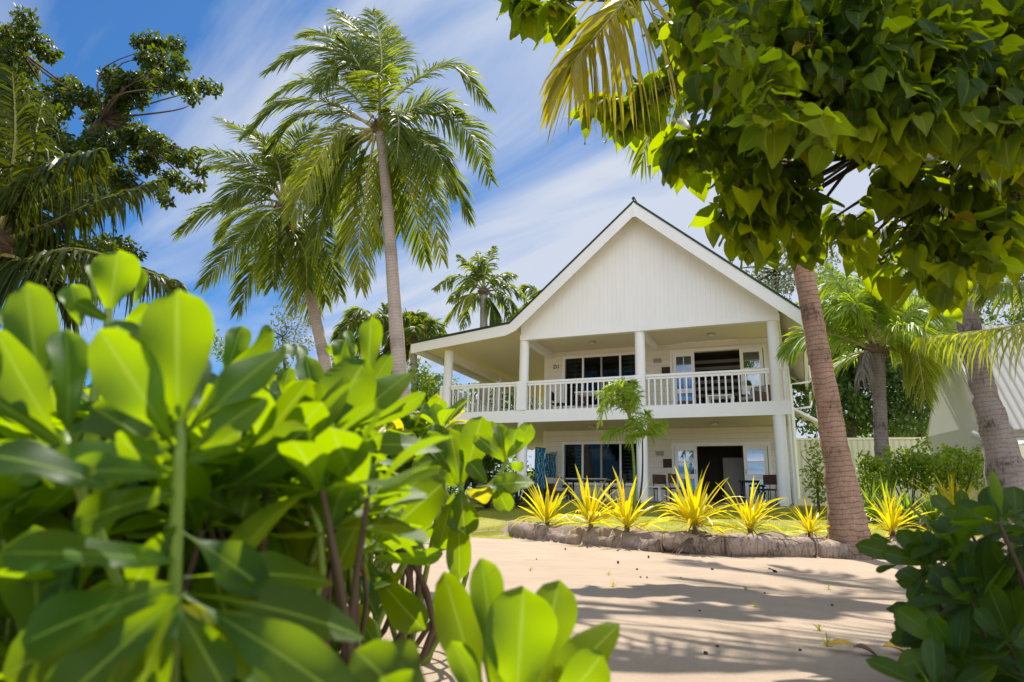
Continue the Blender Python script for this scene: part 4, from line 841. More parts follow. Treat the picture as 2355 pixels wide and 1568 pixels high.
# gutter pipes
HP().tube([(.80,-.55,2.10),(.80,-.52,1.98),(.74,-.46,1.9),(.36,-.12,1.82),(.28,-.10,1.72),(.27,-.12,-3.1)], .045, 10).done('downpipe', white, smooth=True)
for yb, zt in ((5.2,1.55),(8.2,1.1)):
    HP().tube([(1.02,yb,zt+.6),(1.02,yb,zt+.12),(.98,yb,zt),(.33,yb,zt-.06),(.33,yb,-3.1)], .05, 8).done('downpipe', white, smooth=True)
HP().prism([(.33,1.2),(1.3,.6),(1.3,.5),(.33,1.08)][::-1], 8.6, 10.8).done('side_awning', white)
# things on the porches
def hw(x,y,z): return HO+EX*x+EY*y+V(0,0,z)
def porch_obj(name, label, cat, x,y,z, group=None): return thing(name, hw(x,y,z), label, cat, group, -HY)
FL_ = GZ+.06
def lounge(x,y,z,label,rz=0):
    t = porch_obj('lounge_chair', label, 'chair', x,y,z); t.rotation_euler[2] = -HY+rz
    HP().box(-.38,.38,-.35,.35,.18,.30).done('seat_base', wicker, t, bev=.02); HP().box(-.34,.34,-.33,.27,.30,.43).done('seat_cushion', greycush, t, bev=.04)
    HP().box(-.38,.38,.28,.36,.30,.82).done('backrest', wicker, t, bev=.02); HP().box(-.33,.33,.17,.28,.43,.78).done('back_cushion', greycush, t, bev=.04)
    for s in (-1,1): HP().box(s*.38,s*.31,-.33,.30,.30,.56).done('armrest', wicker, t, bev=.02)
    for a in (-.33,.33):
        for b in (-.3,.3): HP().box(a-.03,a+.03,b-.03,b+.03,0,.18).done('leg', black, t)
lounge(-.75,1.55,0,'grey cushioned wicker lounge chair on the balcony by the right doors',-.7)
def chair(x,y,z,label,rz,mat=wicker,group=None):
    t = porch_obj('dining_chair', label, 'chair', x,y,z,group); t.rotation_euler[2] = -HY+rz
    HP().box(-.23,.23,-.23,.23,.42,.46).done('seat', mat, t, bev=.01)
    HP().tube([(-.21,.22,.46),(-.21,.27,.9)], .015, 6).tube([(.21,.22,.46),(.21,.27,.9)], .015, 6).box(-.22,.22,.245,.285,.6,.9).done('backrest', mat, t)
    for a in (-.2,.2):
        for b in (-.2,.2): HP().tube([(a,b,0),(a,b,.42)], .016, 6).done('leg', mat, t)
chair(-6.55,1.7,0,'dark dining chair on the balcony under the left window',.4); chair(-5.6,1.75,0,'reddish dark chair on the balcony, right of the first dining chair',-.3); chair(-7.35,1.5,0,'dark chair on the balcony beside the left wall corner',1.6,black)
def table(x,y,z,label,tx,ty,h,mt,ml):
    t = porch_obj('porch_table', label, 'table', x,y,z); HP().box(-tx,tx,-ty,ty,h-.04,h).done('tabletop', mt, t, bev=.008)
    for a in (-1,1):
        for b in (-1,1): HP().box(a*(tx-.06)-.025,a*(tx-.06)+.025,b*(ty-.06)-.025,b*(ty-.06)+.025,0,h-.04).done('leg', ml, t)
table(-6.0,1.2,0,'white dining table on the balcony between the dark chairs',.55,.4,.74,white,white)
table(-1.75,1.3,0,'low white coffee table on the balcony before the open doors',.42,.32,.46,white,white)
table(-6.2,1.3,FL_,'pale table on the lower porch under the left window',.7,.4,.74,greycush,black)
lounge(-7.3,1.3,FL_,'wicker lounge chair on the lower porch by the left column',.9)
chair(-5.2,1.2,FL_,'dark chair at the right end of the lower porch table',-1.5,black)
chair(-3.7,1.2,FL_,'dark wooden chair on the lower porch right of the middle column',.5); chair(-3.1,1.0,FL_,'second wooden chair on the lower porch, nearer the open doors',1.2)
chair(-.55,1.2,FL_,'wooden chair on the lower porch before the right door leaf',-.5); 
table(-1.0,1.2,FL_,'small dark table on the lower porch beside the right door',.3,.3,.7,black,black)
t = porch_obj('step_stool','white slatted stool on the lower porch beside the middle column','stool',-3.85,.7,FL_)
HP().box(-.2,.2,-.16,.16,.44,.47).done('seat', white, t)
for a in (-.17,.17):
    for b in (-.13,.13): HP().box(a-.018,a+.018,b-.018,b+.018,0,.44).done('leg', white, t)
    HP().box(a-.012,a+.012,-.112,.112,.2,.23).done('stretcher', white, t)
# sarongs drying on a line under the balcony
def sarong_obj(label, x0,x1,y,ztop,zbot,seed):
    rs = np.random.default_rng(seed); n = 14; m = 16; u = np.linspace(0,1,n); v = np.linspace(0,1,m)
    U,Vv = np.meshgrid(u,v); X = x0+(x1-x0)*(U-.5)*(1+.25*Vv)+(x0+x1)*0+(x1-x0)*.5; Yy = y+.05*np.sin(U*14+Vv*2)*(.4+Vv); Zz = ztop-(ztop-zbot)*Vv-.05*U*(1-Vv)-.06*np.sin(U*3.1)*Vv
    a = (np.arange(m-1)[:,None]*n+np.arange(n-1)[None]).ravel(); nb = NB()
    w = HO+X[...,None]*EX+Yy[...,None]*EY+Zz[...,None]*V(0,0,1); nb.add(w, np.stack([a,a+1,a+n+1,a+n],-1), np.stack([U,Vv],-1))
    o = nb.build('hanging_sarong', sarong, None, hw((x0+x1)/2,y,zbot), True); mo = o.modifiers.new('cloth','SOLIDIFY'); mo.thickness = .006
    tag(o, label, 'sarong', 'blue sarongs drying under the balcony')
sarong_obj('longer blue patterned sarong hanging beside the left porch column', -8.0,-7.62,.9,-1.12,-2.55,1); sarong_obj('blue patterned sarong hanging farther right, near the corner of the clapboard wall', -8.15,-7.72,2.2,-1.22,-2.35,2)
nb = NB(); nb.tube([hw(-8.05,.5,-1.15),hw(-8.0,1.6,-1.26),hw(-7.95,2.58,-1.15)], .008, 5); tag(nb.build('clothes_line', white, None, hw(-8,1.6,-1.26)), 'thin pale clothes line strung under the balcony between the two sarongs', 'clothes line')

# ------------------------------------------------------------------ pale house and fence at the right
def quad_slab(name, pts, th, mat, parent, loc):
    p = [np.asarray(q,float) for q in pts]; n = nrm(np.cross(p[1]-p[0], p[2]-p[0]))*th
    nb = NB(); v = p+[q+n for q in p]; k = len(p)
    nb.add(v, [list(range(k))[::-1], list(range(k,2*k))]+[[i,(i+1)%k,(i+1)%k+k,i+k] for i in range(k)], np.array(v)[:,:2]); return nb.build(name, mat, parent, loc)
Fp = P(2266,972,15.5); Ap = P(2178,752,16.8); zE, zA = Fp[2], Ap[2]
ph = thing('pale_house', V(Fp[0],Fp[1],1.), 'pale house at the right with a steep cream corrugated roof', 'house', None, -.12)
ca, sa_ = math.cos(.12), math.sin(.12)
q = Ap-Fp; ax, ay = q[0]*ca-q[1]*sa_, q[0]*sa_+q[1]*ca; rz_ = zA-1; ez_ = zE-1
class PH(HP): pass
def php(): return HP()
def done(h, name, mat, smooth=False): return h.done(name, mat, ph, smooth)
tn_ = NB()
def slab(name, pts, th, mat): return quad_slab(name, [V(*p) for p in pts], th, mat, ph, V(0,0,0))
ox = 0.
Lr = 12.
slab('roof', [(ox,-.25,ez_-.2),(Lr,-.25,ez_-.2),(Lr+ax,ay,rz_),(ax,ay,rz_)], .06, roofw)
slab('roof', [(ax,ay+.02,rz_),(Lr+ax,ay+.02,rz_),(Lr,2*ay+.3,ez_-.2),(ox,2*ay+.3,ez_-.2)], .06, roofw)
slab('gable_wall', [(.05,.1,-.3),(.05,.1,ez_-.02),(ax+.12,ay,rz_-.14),(.0,2*ay-.1,ez_-.02),(.0,2*ay-.1,-.3)], .1, paint('pale_wall',(.74,.74,.70),.5,.15,1.2))
slab('barge_board', [(-.03,-.27,ez_-.36),(-.03,-.27,ez_-.18),(ax-.03,ay,rz_+.03),(ax-.03,ay,rz_-.18)], .05, white)
slab('front_wall', [(.2,.15,-.3),(Lr,.15,-.3),(Lr,.15,ez_-.05),(.2,.15,ez_-.05)], .1, sidem)
slab('veranda_roof', [(-.3,-1.5,ez_-.75),(Lr,-1.5,ez_-.75),(Lr,.14,ez_-.35),(-.3,.14,ez_-.35)], .08, roofw)
HP().box(-.3,Lr,-1.55,-1.5,ez_-.95,ez_-.68).done('fascia_board', cream, ph)
HP().box(.9,2.2,.03,.1,.0,1.5).done('window', darkin, ph)
for x in (.0,3.): HP().tube([(x,-1.4,-.3),(x,-1.4,ez_-.74)], .07, 10).done('post', white, ph)
HP().tube([(-.12,.05,-.3),(-.12,.05,ez_-.3),(-.3,.05,ez_-.2)], .045, 8).done('downpipe', white, ph)
fa, fb_ = P(1800,1012,25.), P(2140,988,23.5)
fz = lambda p: hz(p[0],p[1])
dv = fb_-fa; fl = math.hypot(dv[0],dv[1])+5; fe = thing('garden_fence', V(fa[0],fa[1],fz(fa)), 'cream corrugated fence between the white house and the pale house', 'fence', None, math.atan2(dv[1],dv[0]))
HP().box(0,fl,0,.05,-.1,fa[2]-fz(fa)).done('panel', fencem, fe); HP().box(0,fl,-.03,.08,fa[2]-fz(fa)+.002,fa[2]-fz(fa)+.07).done('cap_rail', cream, fe)
for k in range(5): HP().box(k*2.4,k*2.4+.09,.052,.14,-.1,fa[2]-fz(fa)).done('post', cream, fe)
HP().box(-.3,1.9,-1.2,-.6,-.1,.35).done('plinth', cream, fe)

# ------------------------------------------------------------------ coconut logs, roots, debris
LN = ['leftmost short log of the garden edging, darker and rounded','second log from the left of the garden edging','log of the edging below the second and third yellow plants','log of the edging with tangled roots hanging over it','pale sand-covered log below the largest yellow plant','thickest brown log, raised on top of the edging','log of the edging in front of the brown palm trunk','last log of the edging, in the shade at the right','log of the edging hidden behind the dark shrub']
segs = [(1166,1240),(1240,1330),(1330,1420),(1420,1512),(1512,1672)]
def on_line(px):
    y = np.interp(px, [q[0] for q in LOGPX], [q[1] for q in LOGPX]); return PZ(px, y, 0.)
def log(a, b, r, label, zc, back=.12):
    dirv = nrm(b-a); a = a+dirv*.07; b = b-dirv*.07; r *= .88; zc = zc+random.uniform(-.05,.04); r = r*random.uniform(.9,1.12); tw_ = random.uniform(-.05,.05); n = V(-dirv[1],dirv[0],0); c = [a+(b-a)*t+n*(r*.9+tw_*(2*t-1))+V(0,0,zc+random.uniform(-.014,.014)+.02*math.sin(7*t)) for t in np.linspace(.004,.996,14)]
    nb = NB(); nb.tube(c, r*RNG.uniform(.93,1.07,14)*np.array([.86]+[1.]*12+[.86]), 22, 0, False, None, .065); 
    for e, s in ((0,-1),(-1,1)): # worn ends
        k = c[e]; nb.tube([k, k+dirv*s*.02, k+dirv*s*.03], [r*.99,r*.9,r*.05], 18, 0, True, None, .02)
    o = nb.build('coconut_log', logm, None, c[7], True); tag(o, label, 'log', 'coconut logs edging the garden bed')
for i,(x0,x1) in enumerate(segs): log(on_line(x0), on_line(x1), .155 if i else .17, LN[i], .10)
log(on_line(1668), on_line(1892), .19, LN[5], .15); log(on_line(1895), on_line(2012), .17, LN[6], .10)
pr = on_line(2012); log(pr, pr+V(1.0,.05,0), .16, LN[7], .09); log(pr+V(1.02,.05,0), pr+V(2.4,.25,0), .16, LN[8], .09)
for i,(x,y,n) in enumerate([(1350,1222,7),(1420,1238,6),(1600,1232,12),(1720,1236,6),(1300,1222,5),(1490,1234,5)]):
    p = PZ(x,y,.26); p[1] = min(p[1], logline(p[0])+.5); nb = NB(); c0 = V(p[0],p[1],hz(p[0],p[1])+.03)
    for k in range(n):
        a = random.uniform(3.3,6.1); l = random.uniform(.25,.6); m = [c0]
        for q in range(1,6):
            xx = c0[0]+math.cos(a)*l*q/5*1.4+random.uniform(-.03,.03); yy = c0[1]+math.sin(a)*l*q/5+random.uniform(-.03,.03); zz = hz(xx,yy)+.015
            if yy < logline(xx)+.32: zz = max(zz, .26) if yy > logline(xx)-.0 else .26-.5*(logline(xx)-yy)
            m.append(V(xx,yy,zz))
        nb.tube(curve(m,12), np.linspace(.011,.004,12), 5)
    tag(nb.build('dry_roots', rootm, None, c0), ['thin dry roots spilling from the second yellow plant','dry roots round the foot of the third yellow plant','tangle of dark roots below the largest yellow plant','dry roots below the plant right of the largest one','few thin roots beside the leftmost yellow plant','loose dry roots on the soil between third and largest yellow plants'][i], 'roots')
# coconut half seen past the shrub
p = PZ(1088,1218,.0); nb = NB(); th = np.linspace(0,np.pi,9); nb.tube([p+V(0,0,.02+.11*(1-math.cos(t))) for t in th], [max(.004,.11*math.sin(t)) for t in th], 12, 0, True, None, .02)
tag(nb.build('coconut', paint('green_husk',(.20,.24,.08),.6,.4,12.), None, p, True), 'greenish coconut lying on the sand edge beside the shrub', 'coconut')
# fallen leaves and bits on the sand
def fallen(px, py, L, W, mat, label, rz, curl, group=None):
    p = PZ(px,py,.0); T = obov(10,W/L,.35,curl,.5); nb = NB(); a = V(math.cos(rz),math.sin(rz),.08); M = frames(a[None], V(.15,-.2,1)[None])*L
    nb.inst(T, M, np.array([V(p[0],p[1],hz(p[0],p[1])+.03)]), np.array([.5])); o = nb.build('fallen_leaf', mat, None, p, True); mo = o.modifiers.new('leaf','SOLIDIFY'); mo.thickness=.003
    tag(o, label, 'leaf', group)
fallen(*ZG(1530,866), .10,.045, yleaf, 'yellow fallen leaf lying flat on the sand, leftmost of the three at the lower right', .05, .1)
fallen(*ZG(1640,880), .085,.05, bleaf, 'dark brown curled dead leaf on the sand', -.2, .5)
fallen(*ZG(1765,880), .11,.055, yleaf, 'orange-yellow dead leaf with a brown edge, beside the dark shrub', .15, .45)
fallen(*ZG(1275,520), .13,.08, bleaf, 'small brown curled leaf on the sand in front of the thick log', .4, .6)
for i,(x,y,s) in enumerate([(720,508,.025),(1038,508,.03),(735,540,.02),(762,541,.018),(905,538,.015),(1385,482,.05),(1015,440,.05),(865,855,.03),(1010,862,.018),(560,712,.018),(460,852,.014),(630,683,.014),(985,680,.014),(790,752,.014),(1410,858,.014),(470,815,.016),(1060,835,.016),(415,518,.014),(295,468,.02),(1465,700,.018),(1545,660,.02),(700,600,.016),(1260,610,.018),(1180,590,.03)]):
    s *= .42
    if i % 2 and i > 4: continue
    p = PZ(*ZG(x,y),.0); nb = NB(); z0 = hz(p[0],p[1])
    nb.tube([V(p[0]-s,p[1],z0+s*.3),V(p[0]-s*.4,p[1]+s*.2,z0+s*.8),V(p[0]+s*.5,p[1]-s*.1,z0+s*.7),V(p[0]+s,p[1]+s*.1,z0+s*.2)], [s*.2,s*.8,s*.7,s*.15], 6, 0, True, None, .2)
    tag(nb.build('husk_bit', huskm, None, V(p[0],p[1],z0)), 'small dark bit of dry husk lying on the open sand', 'debris', 'dark husk bits scattered on the sand')
for i,(x,y) in enumerate([(270,508),(600,530),(618,583),(1180,595),(1530,585),(1220,664),(1490,770),(1525,840)]):
    p = PZ(*ZG(x,y),.0); z0 = hz(p[0],p[1]); strappy('grass_sprig','tiny pale green grass sprig growing from the bare sand','grass', V(p[0],p[1],z0), 12, .05, .006, grassm, 'grass sprigs on the bare sand', 1.1, .0, 200+i)

# ------------------------------------------------------------------ beach shrubs close to the camera
LT = obov(16,.46,.16,.16); 
def one_leaf(nb, b, t, wpx, Yb, Yt, roll=0., bend=.14, fold=.18, mat=0, wav=.16, rn=None, peak=.66):
    pb, pt = P(*b,Yb), P(*t,Yt); ax = pt-pb; L = np.linalg.norm(ax); wm = wpx*(.35*Yb+.65*Yt)/FD
    T = obov(16, wm/L, fold, bend, peak, wav*wm/L); view = nrm(CAM-(pb+pt)/2); n = view-np.dot(view,nrm(ax))*nrm(ax); n = nrm(n)
    sidev = np.cross(nrm(ax), n); n = n*math.cos(roll)+sidev*math.sin(roll)
    # keep the drawn width: a rolled leaf is wider than it looks
    M = frames(ax[None], n[None])*L
    M[:,:,0] /= max(.35, abs(math.cos(roll)))
    nb.inst(T, M, pb[None], np.array([random.random() if rn is None else rn]), mat)
def rosette(nb, c, axis, n, L, mat=0, rs=random, spread=(15,85), T=None, alt=None, altp=0.):
    axis = nrm(axis); ref = V(0,0,1) if abs(axis[2]) < .9 else V(1,0,0); A = nrm(np.cross(axis,ref)); B = np.cross(axis,A)
    for i in range(n):
        a = i*2.4+rs.uniform(-.3,.3); e = math.radians(spread[0]+(spread[1]-spread[0])*i/max(1,n-1)+rs.uniform(-8,8)); l = L*rs.uniform(.75,1.1)*(.6+.4*min(1,i/4+.2))
        rad = A*math.cos(a)+B*math.sin(a); d = axis*math.cos(e)+rad*math.sin(e); d = nrm(d-V(0,0,.15))
        nor = nrm(axis*math.sin(e)-rad*math.cos(e)+V(0,0,.25)); mm = alt if (alt is not None and rs.random() < altp) else mat
        nb.inst(T or OB[rs.randrange(3)], frames(d[None],nor[None])*l, (c+rad*.008)[None], np.array([rs.random()]), mm)
def shrub(label, ycov, build, mats=None):
    base = gpt(*ycov); t = thing('beach_shrub', base, label, 'shrub'); lv, st = NB(), NB(); build(lv, st)
    lv.build('foliage', mats or [scae, scaey], t, base, True)
    if st.n: st.build('branches', [stemm, twigm], t, base, True)
    return t
def stem(st, pts, r0, r1, mat=0): st.tube(curve([P(x,y,Y) for x,y,Y in pts],16), np.linspace(r0,r1,16), 8, mat)
def near(lv, st):
    Y=.56
    L5 = lambda b,t,w,Yb,Yt,**k: one_leaf(lv, Z5(*b), Z5(*t), w/1.96*K, Yb, Yt, **k)
    L5((1045,1130),(1035,342),410,Y,Y-.02,roll=.1,bend=-.08); L5((1030,1240),(560,560),350,Y-.01,Y-.05,roll=-.2,bend=.1); L5((1000,1330),(500,945),310,Y+.02,Y+.06,roll=.3)
    L5((1000,1130),(700,395),220,Y+.03,Y+.1,roll=.5); L5((1085,1120),(1235,660),150,Y+.01,Y+.06,roll=.6); L5((1100,1180),(1650,625),210,Y,Y+.06,roll=-.7,bend=.1); L5((1110,1290),(1560,930),190,Y,Y+.03,roll=-.5)
    L5((1100,1350),(1420,1180),150,Y-.01,Y,roll=.6); L5((1010,1390),(610,1240),170,Y-.02,Y-.04,roll=-.6,bend=.35); L5((1000,1420),(400,1330),200,Y-.02,Y-.06,roll=.5,bend=.3)
    L5((1090,1180),(1500,760),170,Y+.04,Y+.09,roll=.2)
    for q in ((1060,1110,1040,1000),(1080,1110,1150,1010),(1050,1150,960,1060)): L5((q[0],q[1]),(q[2],q[3]),40,Y-.01,Y-.01)
    stem(st, [(*Z5(1050,1100),Y),(*Z5(1060,1250),Y),(*Z5(1045,1450),Y),(400,1400,Y+.02),(392,1640,Y+.04)], .0042, .006)
    rs = random.Random(2)
    for k in range(26):
        x = rs.uniform(-60,600); y = rs.uniform(1340,1700); Yk = rs.uniform(.75,1.05)
        c = P(x,y,Yk); rosette(lv, c, V(rs.uniform(-.7,.7),rs.uniform(-.5,.3),.8), rs.randint(7,10), .125, 0, rs)
        st.tube(curve([c, c+V(rs.uniform(-.05,.05),.02,-.12), V(c[0]+rs.uniform(-.1,.1), c[1]+.1, 0)],8), np.linspace(.003,.006,8), 6, rs.randrange(2))
    rs = random.Random(31)
    for k in range(46):  # unseen rosettes left of and below the camera, added to darken the lower-left leaves
        c = V(rs.uniform(-1.15,-.36), rs.uniform(.0,.75), rs.uniform(.12,.50)) if k < 32 else V(rs.uniform(-.5,.02), rs.uniform(.22,.48), rs.uniform(.02,.16))
        rosette(lv, c, V(rs.uniform(-.6,.6),rs.uniform(-.5,.3),.9), 9, .13, 0, rs)
        st.tube(curve([c, c+V(rs.uniform(-.05,.05),.02,-.12), V(c[0]+rs.uniform(-.1,.1), c[1]+.1, min(0,c[2]-.15))],8), np.linspace(.003,.006,8), 6, rs.randrange(2))
    # lower whorl on the same stem, in shade
    LB = lambda b,t,w,Yb,Yt,**k: one_leaf(lv, ZB(*b), ZB(*t), w/1.682*K, Yb, Yt, **k)
    LB((930,640),(1890,740),190,Y+.02,Y+.06,roll=-.6,bend=.25,fold=.35,rn=0.); LB((880,130),(330,240),190,Y-.01,Y-.03,roll=.7,bend=.2); LB((880,600),(80,820),250,Y-.02,Y-.06,roll=.8,bend=.15); LB((890,660),(-60,980),280,Y-.01,Y-.05,roll=.6,bend=.2)
    LB((880,480),(20,370),190,Y,Y-.04,roll=.9,bend=.1); LB((930,560),(1720,470),170,Y+.02,Y+.1,roll=-.8,bend=.2); LB((900,700),(1120,1120),210,Y-.01,Y-.03,roll=.2,bend=.1); LB((900,700),(640,1150),230,Y-.02,Y-.05,roll=.5,bend=.2)
    LB((910,640),(1500,1050),220,Y,Y-.01,roll=-.6,bend=.25); LB((890,300),(600,620),160,Y,Y,roll=.4,bend=.3); LB((920,330),(1400,620),200,Y+.02,Y+.05,roll=-.5); LB((880,-100),(200,-40),200,Y,Y-.05,roll=.8,bend=.2)
    LB((900,660),(200,1250),280,Y-.03,Y-.08,roll=.3); LB((940,660),(1900,1180),260,Y+.0,Y-.02,roll=-.4,bend=.2); LB((920,690),(1010,760),80,Y-.0,Y-.02,mat=1,bend=.5)
    # second head to the left
    L5((392,1170),(438,535),215,Y+.02,Y+.03,roll=.5); L5((255,1060),(150,335),285,Y+.02,Y+.03,roll=.1,bend=-.1); L5((395,1280),(-110,560),230,Y,Y-.03,roll=-.5); L5((395,1275),(-80,880),170,Y,Y-.03,roll=.9); L5((640,1500),(-60,1190),230,Y-.05,Y-.08,roll=.9,bend=.2)
    L5((380,1260),(60,1420),180,Y,Y-.03,roll=.8); L5((300,1130),(-60,760),150,Y+.1,Y+.1,roll=.3); L5((400,1290),(600,1480),140,Y,Y-.04,roll=.7)
    L5((120,640),(-60,380),90,Y+.2,Y+.22,roll=.6); L5((230,1020),(330,560),120,Y+.12,Y+.14,roll=.6)
    stem(st, [(*Z5(380,1180),Y+.01),(*Z5(395,1290),Y),(*Z5(470,1500),Y+.01),(330,1500,Y+.04),(340,1640,Y+.05)], .0038, .0055)
    L5((640,480),(692,112),270,.85,.85,roll=.1,bend=-.1); L5((480,545),(420,285),175,.82,.82,roll=.2); L5((560,430),(560,170),60,.85,.86,roll=.8); L5((640,520),(470,400),90,.85,.8,roll=.6); L5((790,420),(860,210),70,.9,.9,roll=.8); L5((700,560),(900,440),110,.9,.9,roll=.5); L5((640,560),(560,800),120,.85,.8,roll=.4)
    stem(st, [(*Z5(640,450),.85),(*Z5(620,700),.84),(*Z5(560,1100),.84),(300,1500,.85)], .005, .007)
shrub('blurred broad-leaved shrub nearest the camera, filling the left side', (400,1700,.56), near)
L6 = lambda lv: (lambda b,t,w,Yb,Yt,**k: one_leaf(lv, Z6(*b), Z6(*t), w/1.568*K, Yb, Yt, **k))
def midleft(lv, st):
    f = L6(lv); Y = 1.0
    f((555,680),(770,275),260,Y,Y-.02,roll=-.2); f((550,670),(525,235),130,Y+.03,Y+.06,roll=.5); f((790,380),(800,88),115,Y+.1,Y+.1,roll=.2,bend=-.1,wav=.2); f((720,290),(705,130),50,Y+.1,Y+.12,roll=.6); f((580,690),(985,300),150,Y,Y+.04,roll=-.5); f((575,690),(950,270),90,Y+.08,Y+.12,roll=.7)
    f((560,680),(1085,490),75,Y,Y+.02,roll=.9); f((600,710),(1130,590),95,Y-.02,Y,roll=-.9,bend=.3); f((545,715),(845,690),120,Y-.04,Y-.06,roll=.8,bend=.2); f((530,700),(350,640),90,Y-.02,Y-.03,roll=.2); f((70,905),(540,395),120,.75,.72,roll=1.0,bend=.05,rn=0.); f((120,890),(470,690),210,.7,.66,roll=.4,bend=.35)
    f((170,1010),(20,910),110,.72,.7,roll=.3,bend=.4); f((240,880),(190,990),130,.72,.7,roll=.3,bend=.5); f((640,210),(600,250),60,Y+.2,Y+.2); f((650,330),(690,180),130,Y+.15,Y+.16,roll=.2); f((380,290),(440,190),80,Y+.15,Y+.2); f((470,330),(480,190),70,Y+.2,Y+.25,roll=.4); f((390,470),(420,310),80,Y+.1,Y+.1)
    f((560,560),(510,540),60,Y+.1,Y+.1); f((120,370),(180,140),120,.9,.95,roll=.3,bend=-.1); f((110,360),(380,160),110,.85,.9,roll=.9); f((620,690),(560,760),70,Y,Y); f((740,560),(830,500),60,Y,Y+.05)
    stem(st, [(*Z6(560,670),Y),(*Z6(540,740),Y),(*Z6(430,960),Y+.02),(*Z6(350,1300),Y+.05),(720,1560,Y+.1)], .004,.006)
    stem(st, [(*Z6(790,380),Y+.1),(*Z6(700,500),Y+.1),(*Z6(560,740),Y+.05)], .004,.006)
    rs = random.Random(5)
    for k in range(84):
        c = P(rs.uniform(-160,850), rs.uniform(980,1260), rs.uniform(.72,1.25)); rosette(lv, c, V(rs.uniform(-.6,.6),rs.uniform(-.4,.2),1), rs.randint(9,12), .112, 0, rs)
        st.tube(curve([c, c+V(rs.uniform(-.05,.05),.02,-.15), V(c[0]+rs.uniform(-.1,.1), c[1]+.1, 0)],8), np.linspace(.003,.006,8), 6, rs.randrange(2))
    for k in range(105):
        x = rs.uniform(-60,900); y = rs.uniform(960,1540); Yk = rs.uniform(.95,2.1)
        if y > 1230 and x > 700: continue
        if x > 620 and y < 880: continue
        c = P(x,y,Yk); rosette(lv, c, V(rs.uniform(-.6,.6),rs.uniform(-.6,.2),1), rs.randint(7,11), .125, 0, rs, alt=1, altp=.04)
        st.tube(curve([c, c+V(rs.uniform(-.05,.05),.02,-.15), c+V(rs.uniform(-.15,.15),.1,-.4), V(c[0]+rs.uniform(-.1,.1), c[1]+.15, 0)],10), np.linspace(.005,.009,10), 6, rs.randrange(2))
shrub('broad-leaved shrub behind the nearest one, its leaf tips standing before the tall grey trunk', (620,1700,1.3), midleft)
def mid(lv, st):
    f = L6(lv); Y = 1.35
    f((755,1175),(590,840),135,Y,Y+.02,roll=.3); f((770,1170),(705,760),115,Y+.03,Y+.07,roll=.6); f((790,1165),(835,790),125,Y-.02,Y-.02,roll=.2); f((800,1170),(1150,850),200,Y,Y-.04,roll=-.25,bend=.05); f((755,1195),(515,1090),160,Y-.03,Y-.06,roll=.4,bend=.25); f((800,1180),(1110,1095),85,Y+.02,Y+.04,roll=.9); f((810,1210),(1138,1232),72,Y,Y,roll=.6,bend=.2); f((790,1235),(1025,1570),155,Y-.02,Y-.05,roll=.4,bend=.2)
    f((775,1230),(795,1400),125,Y+.02,Y+.05,mat=1,rn=0.,bend=.3); f((740,1200),(430,1190),90,Y,Y-.02,roll=.8); f((640,790),(640,860),40,Y,Y); f((770,1180),(660,990),90,Y+.05,Y+.1,roll=.3); f((800,1170),(890,900),80,Y+.06,Y+.1,roll=.5)
    stem(st, [(*Z6(775,1170),Y),(*Z6(770,1240),Y),(*Z6(680,1320),Y),(*Z6(560,1440),Y+.03),(*Z6(480,1700),Y+.08)], .004,.006)
    rs = random.Random(9)
    for x,y in ((700,1330),(770,1300),(730,1420),(650,1450),(790,1400),(690,1520),(760,1500)):
        c = P(x,y,1.3); rosette(lv, c, V(rs.uniform(-.5,.5),-.3,.9), 9, .115, 0, rs); st.tube(curve([c, c+V(-.03,.02,-.1), V(c[0]-.1,c[1]+.1,0)],8), np.linspace(.003,.006,8), 6, 1)
    for k in range(84):
        x = rs.uniform(540,1020); y = rs.uniform(900,1180) if k < 60 else rs.uniform(1180,1480)
        if y < 930+ (x-700)*.15: y += 60
        if k >= 60: x -= 260
        if y > 1200 and x > 700: continue
        Yk = rs.uniform(1.6,2.6); c = P(x,y,Yk); rosette(lv, c, V(rs.uniform(-.5,.5),rs.uniform(-.7,.2),1), rs.randint(7,11), .115, 0, rs, alt=1, altp=.14)
        st.tube(curve([c, c+V(rs.uniform(-.05,.05),.02,-.15), c+V(rs.uniform(-.15,.15),.1,-.4), V(c[0]-.1*rs.random(), c[1]+.15, 0)],10), np.linspace(.005,.009,10), 6, rs.randrange(2))
shrub('yellow-green shrub in the middle distance whose whorl of leaves hangs over the sand', (800,1500,1.6), mid)
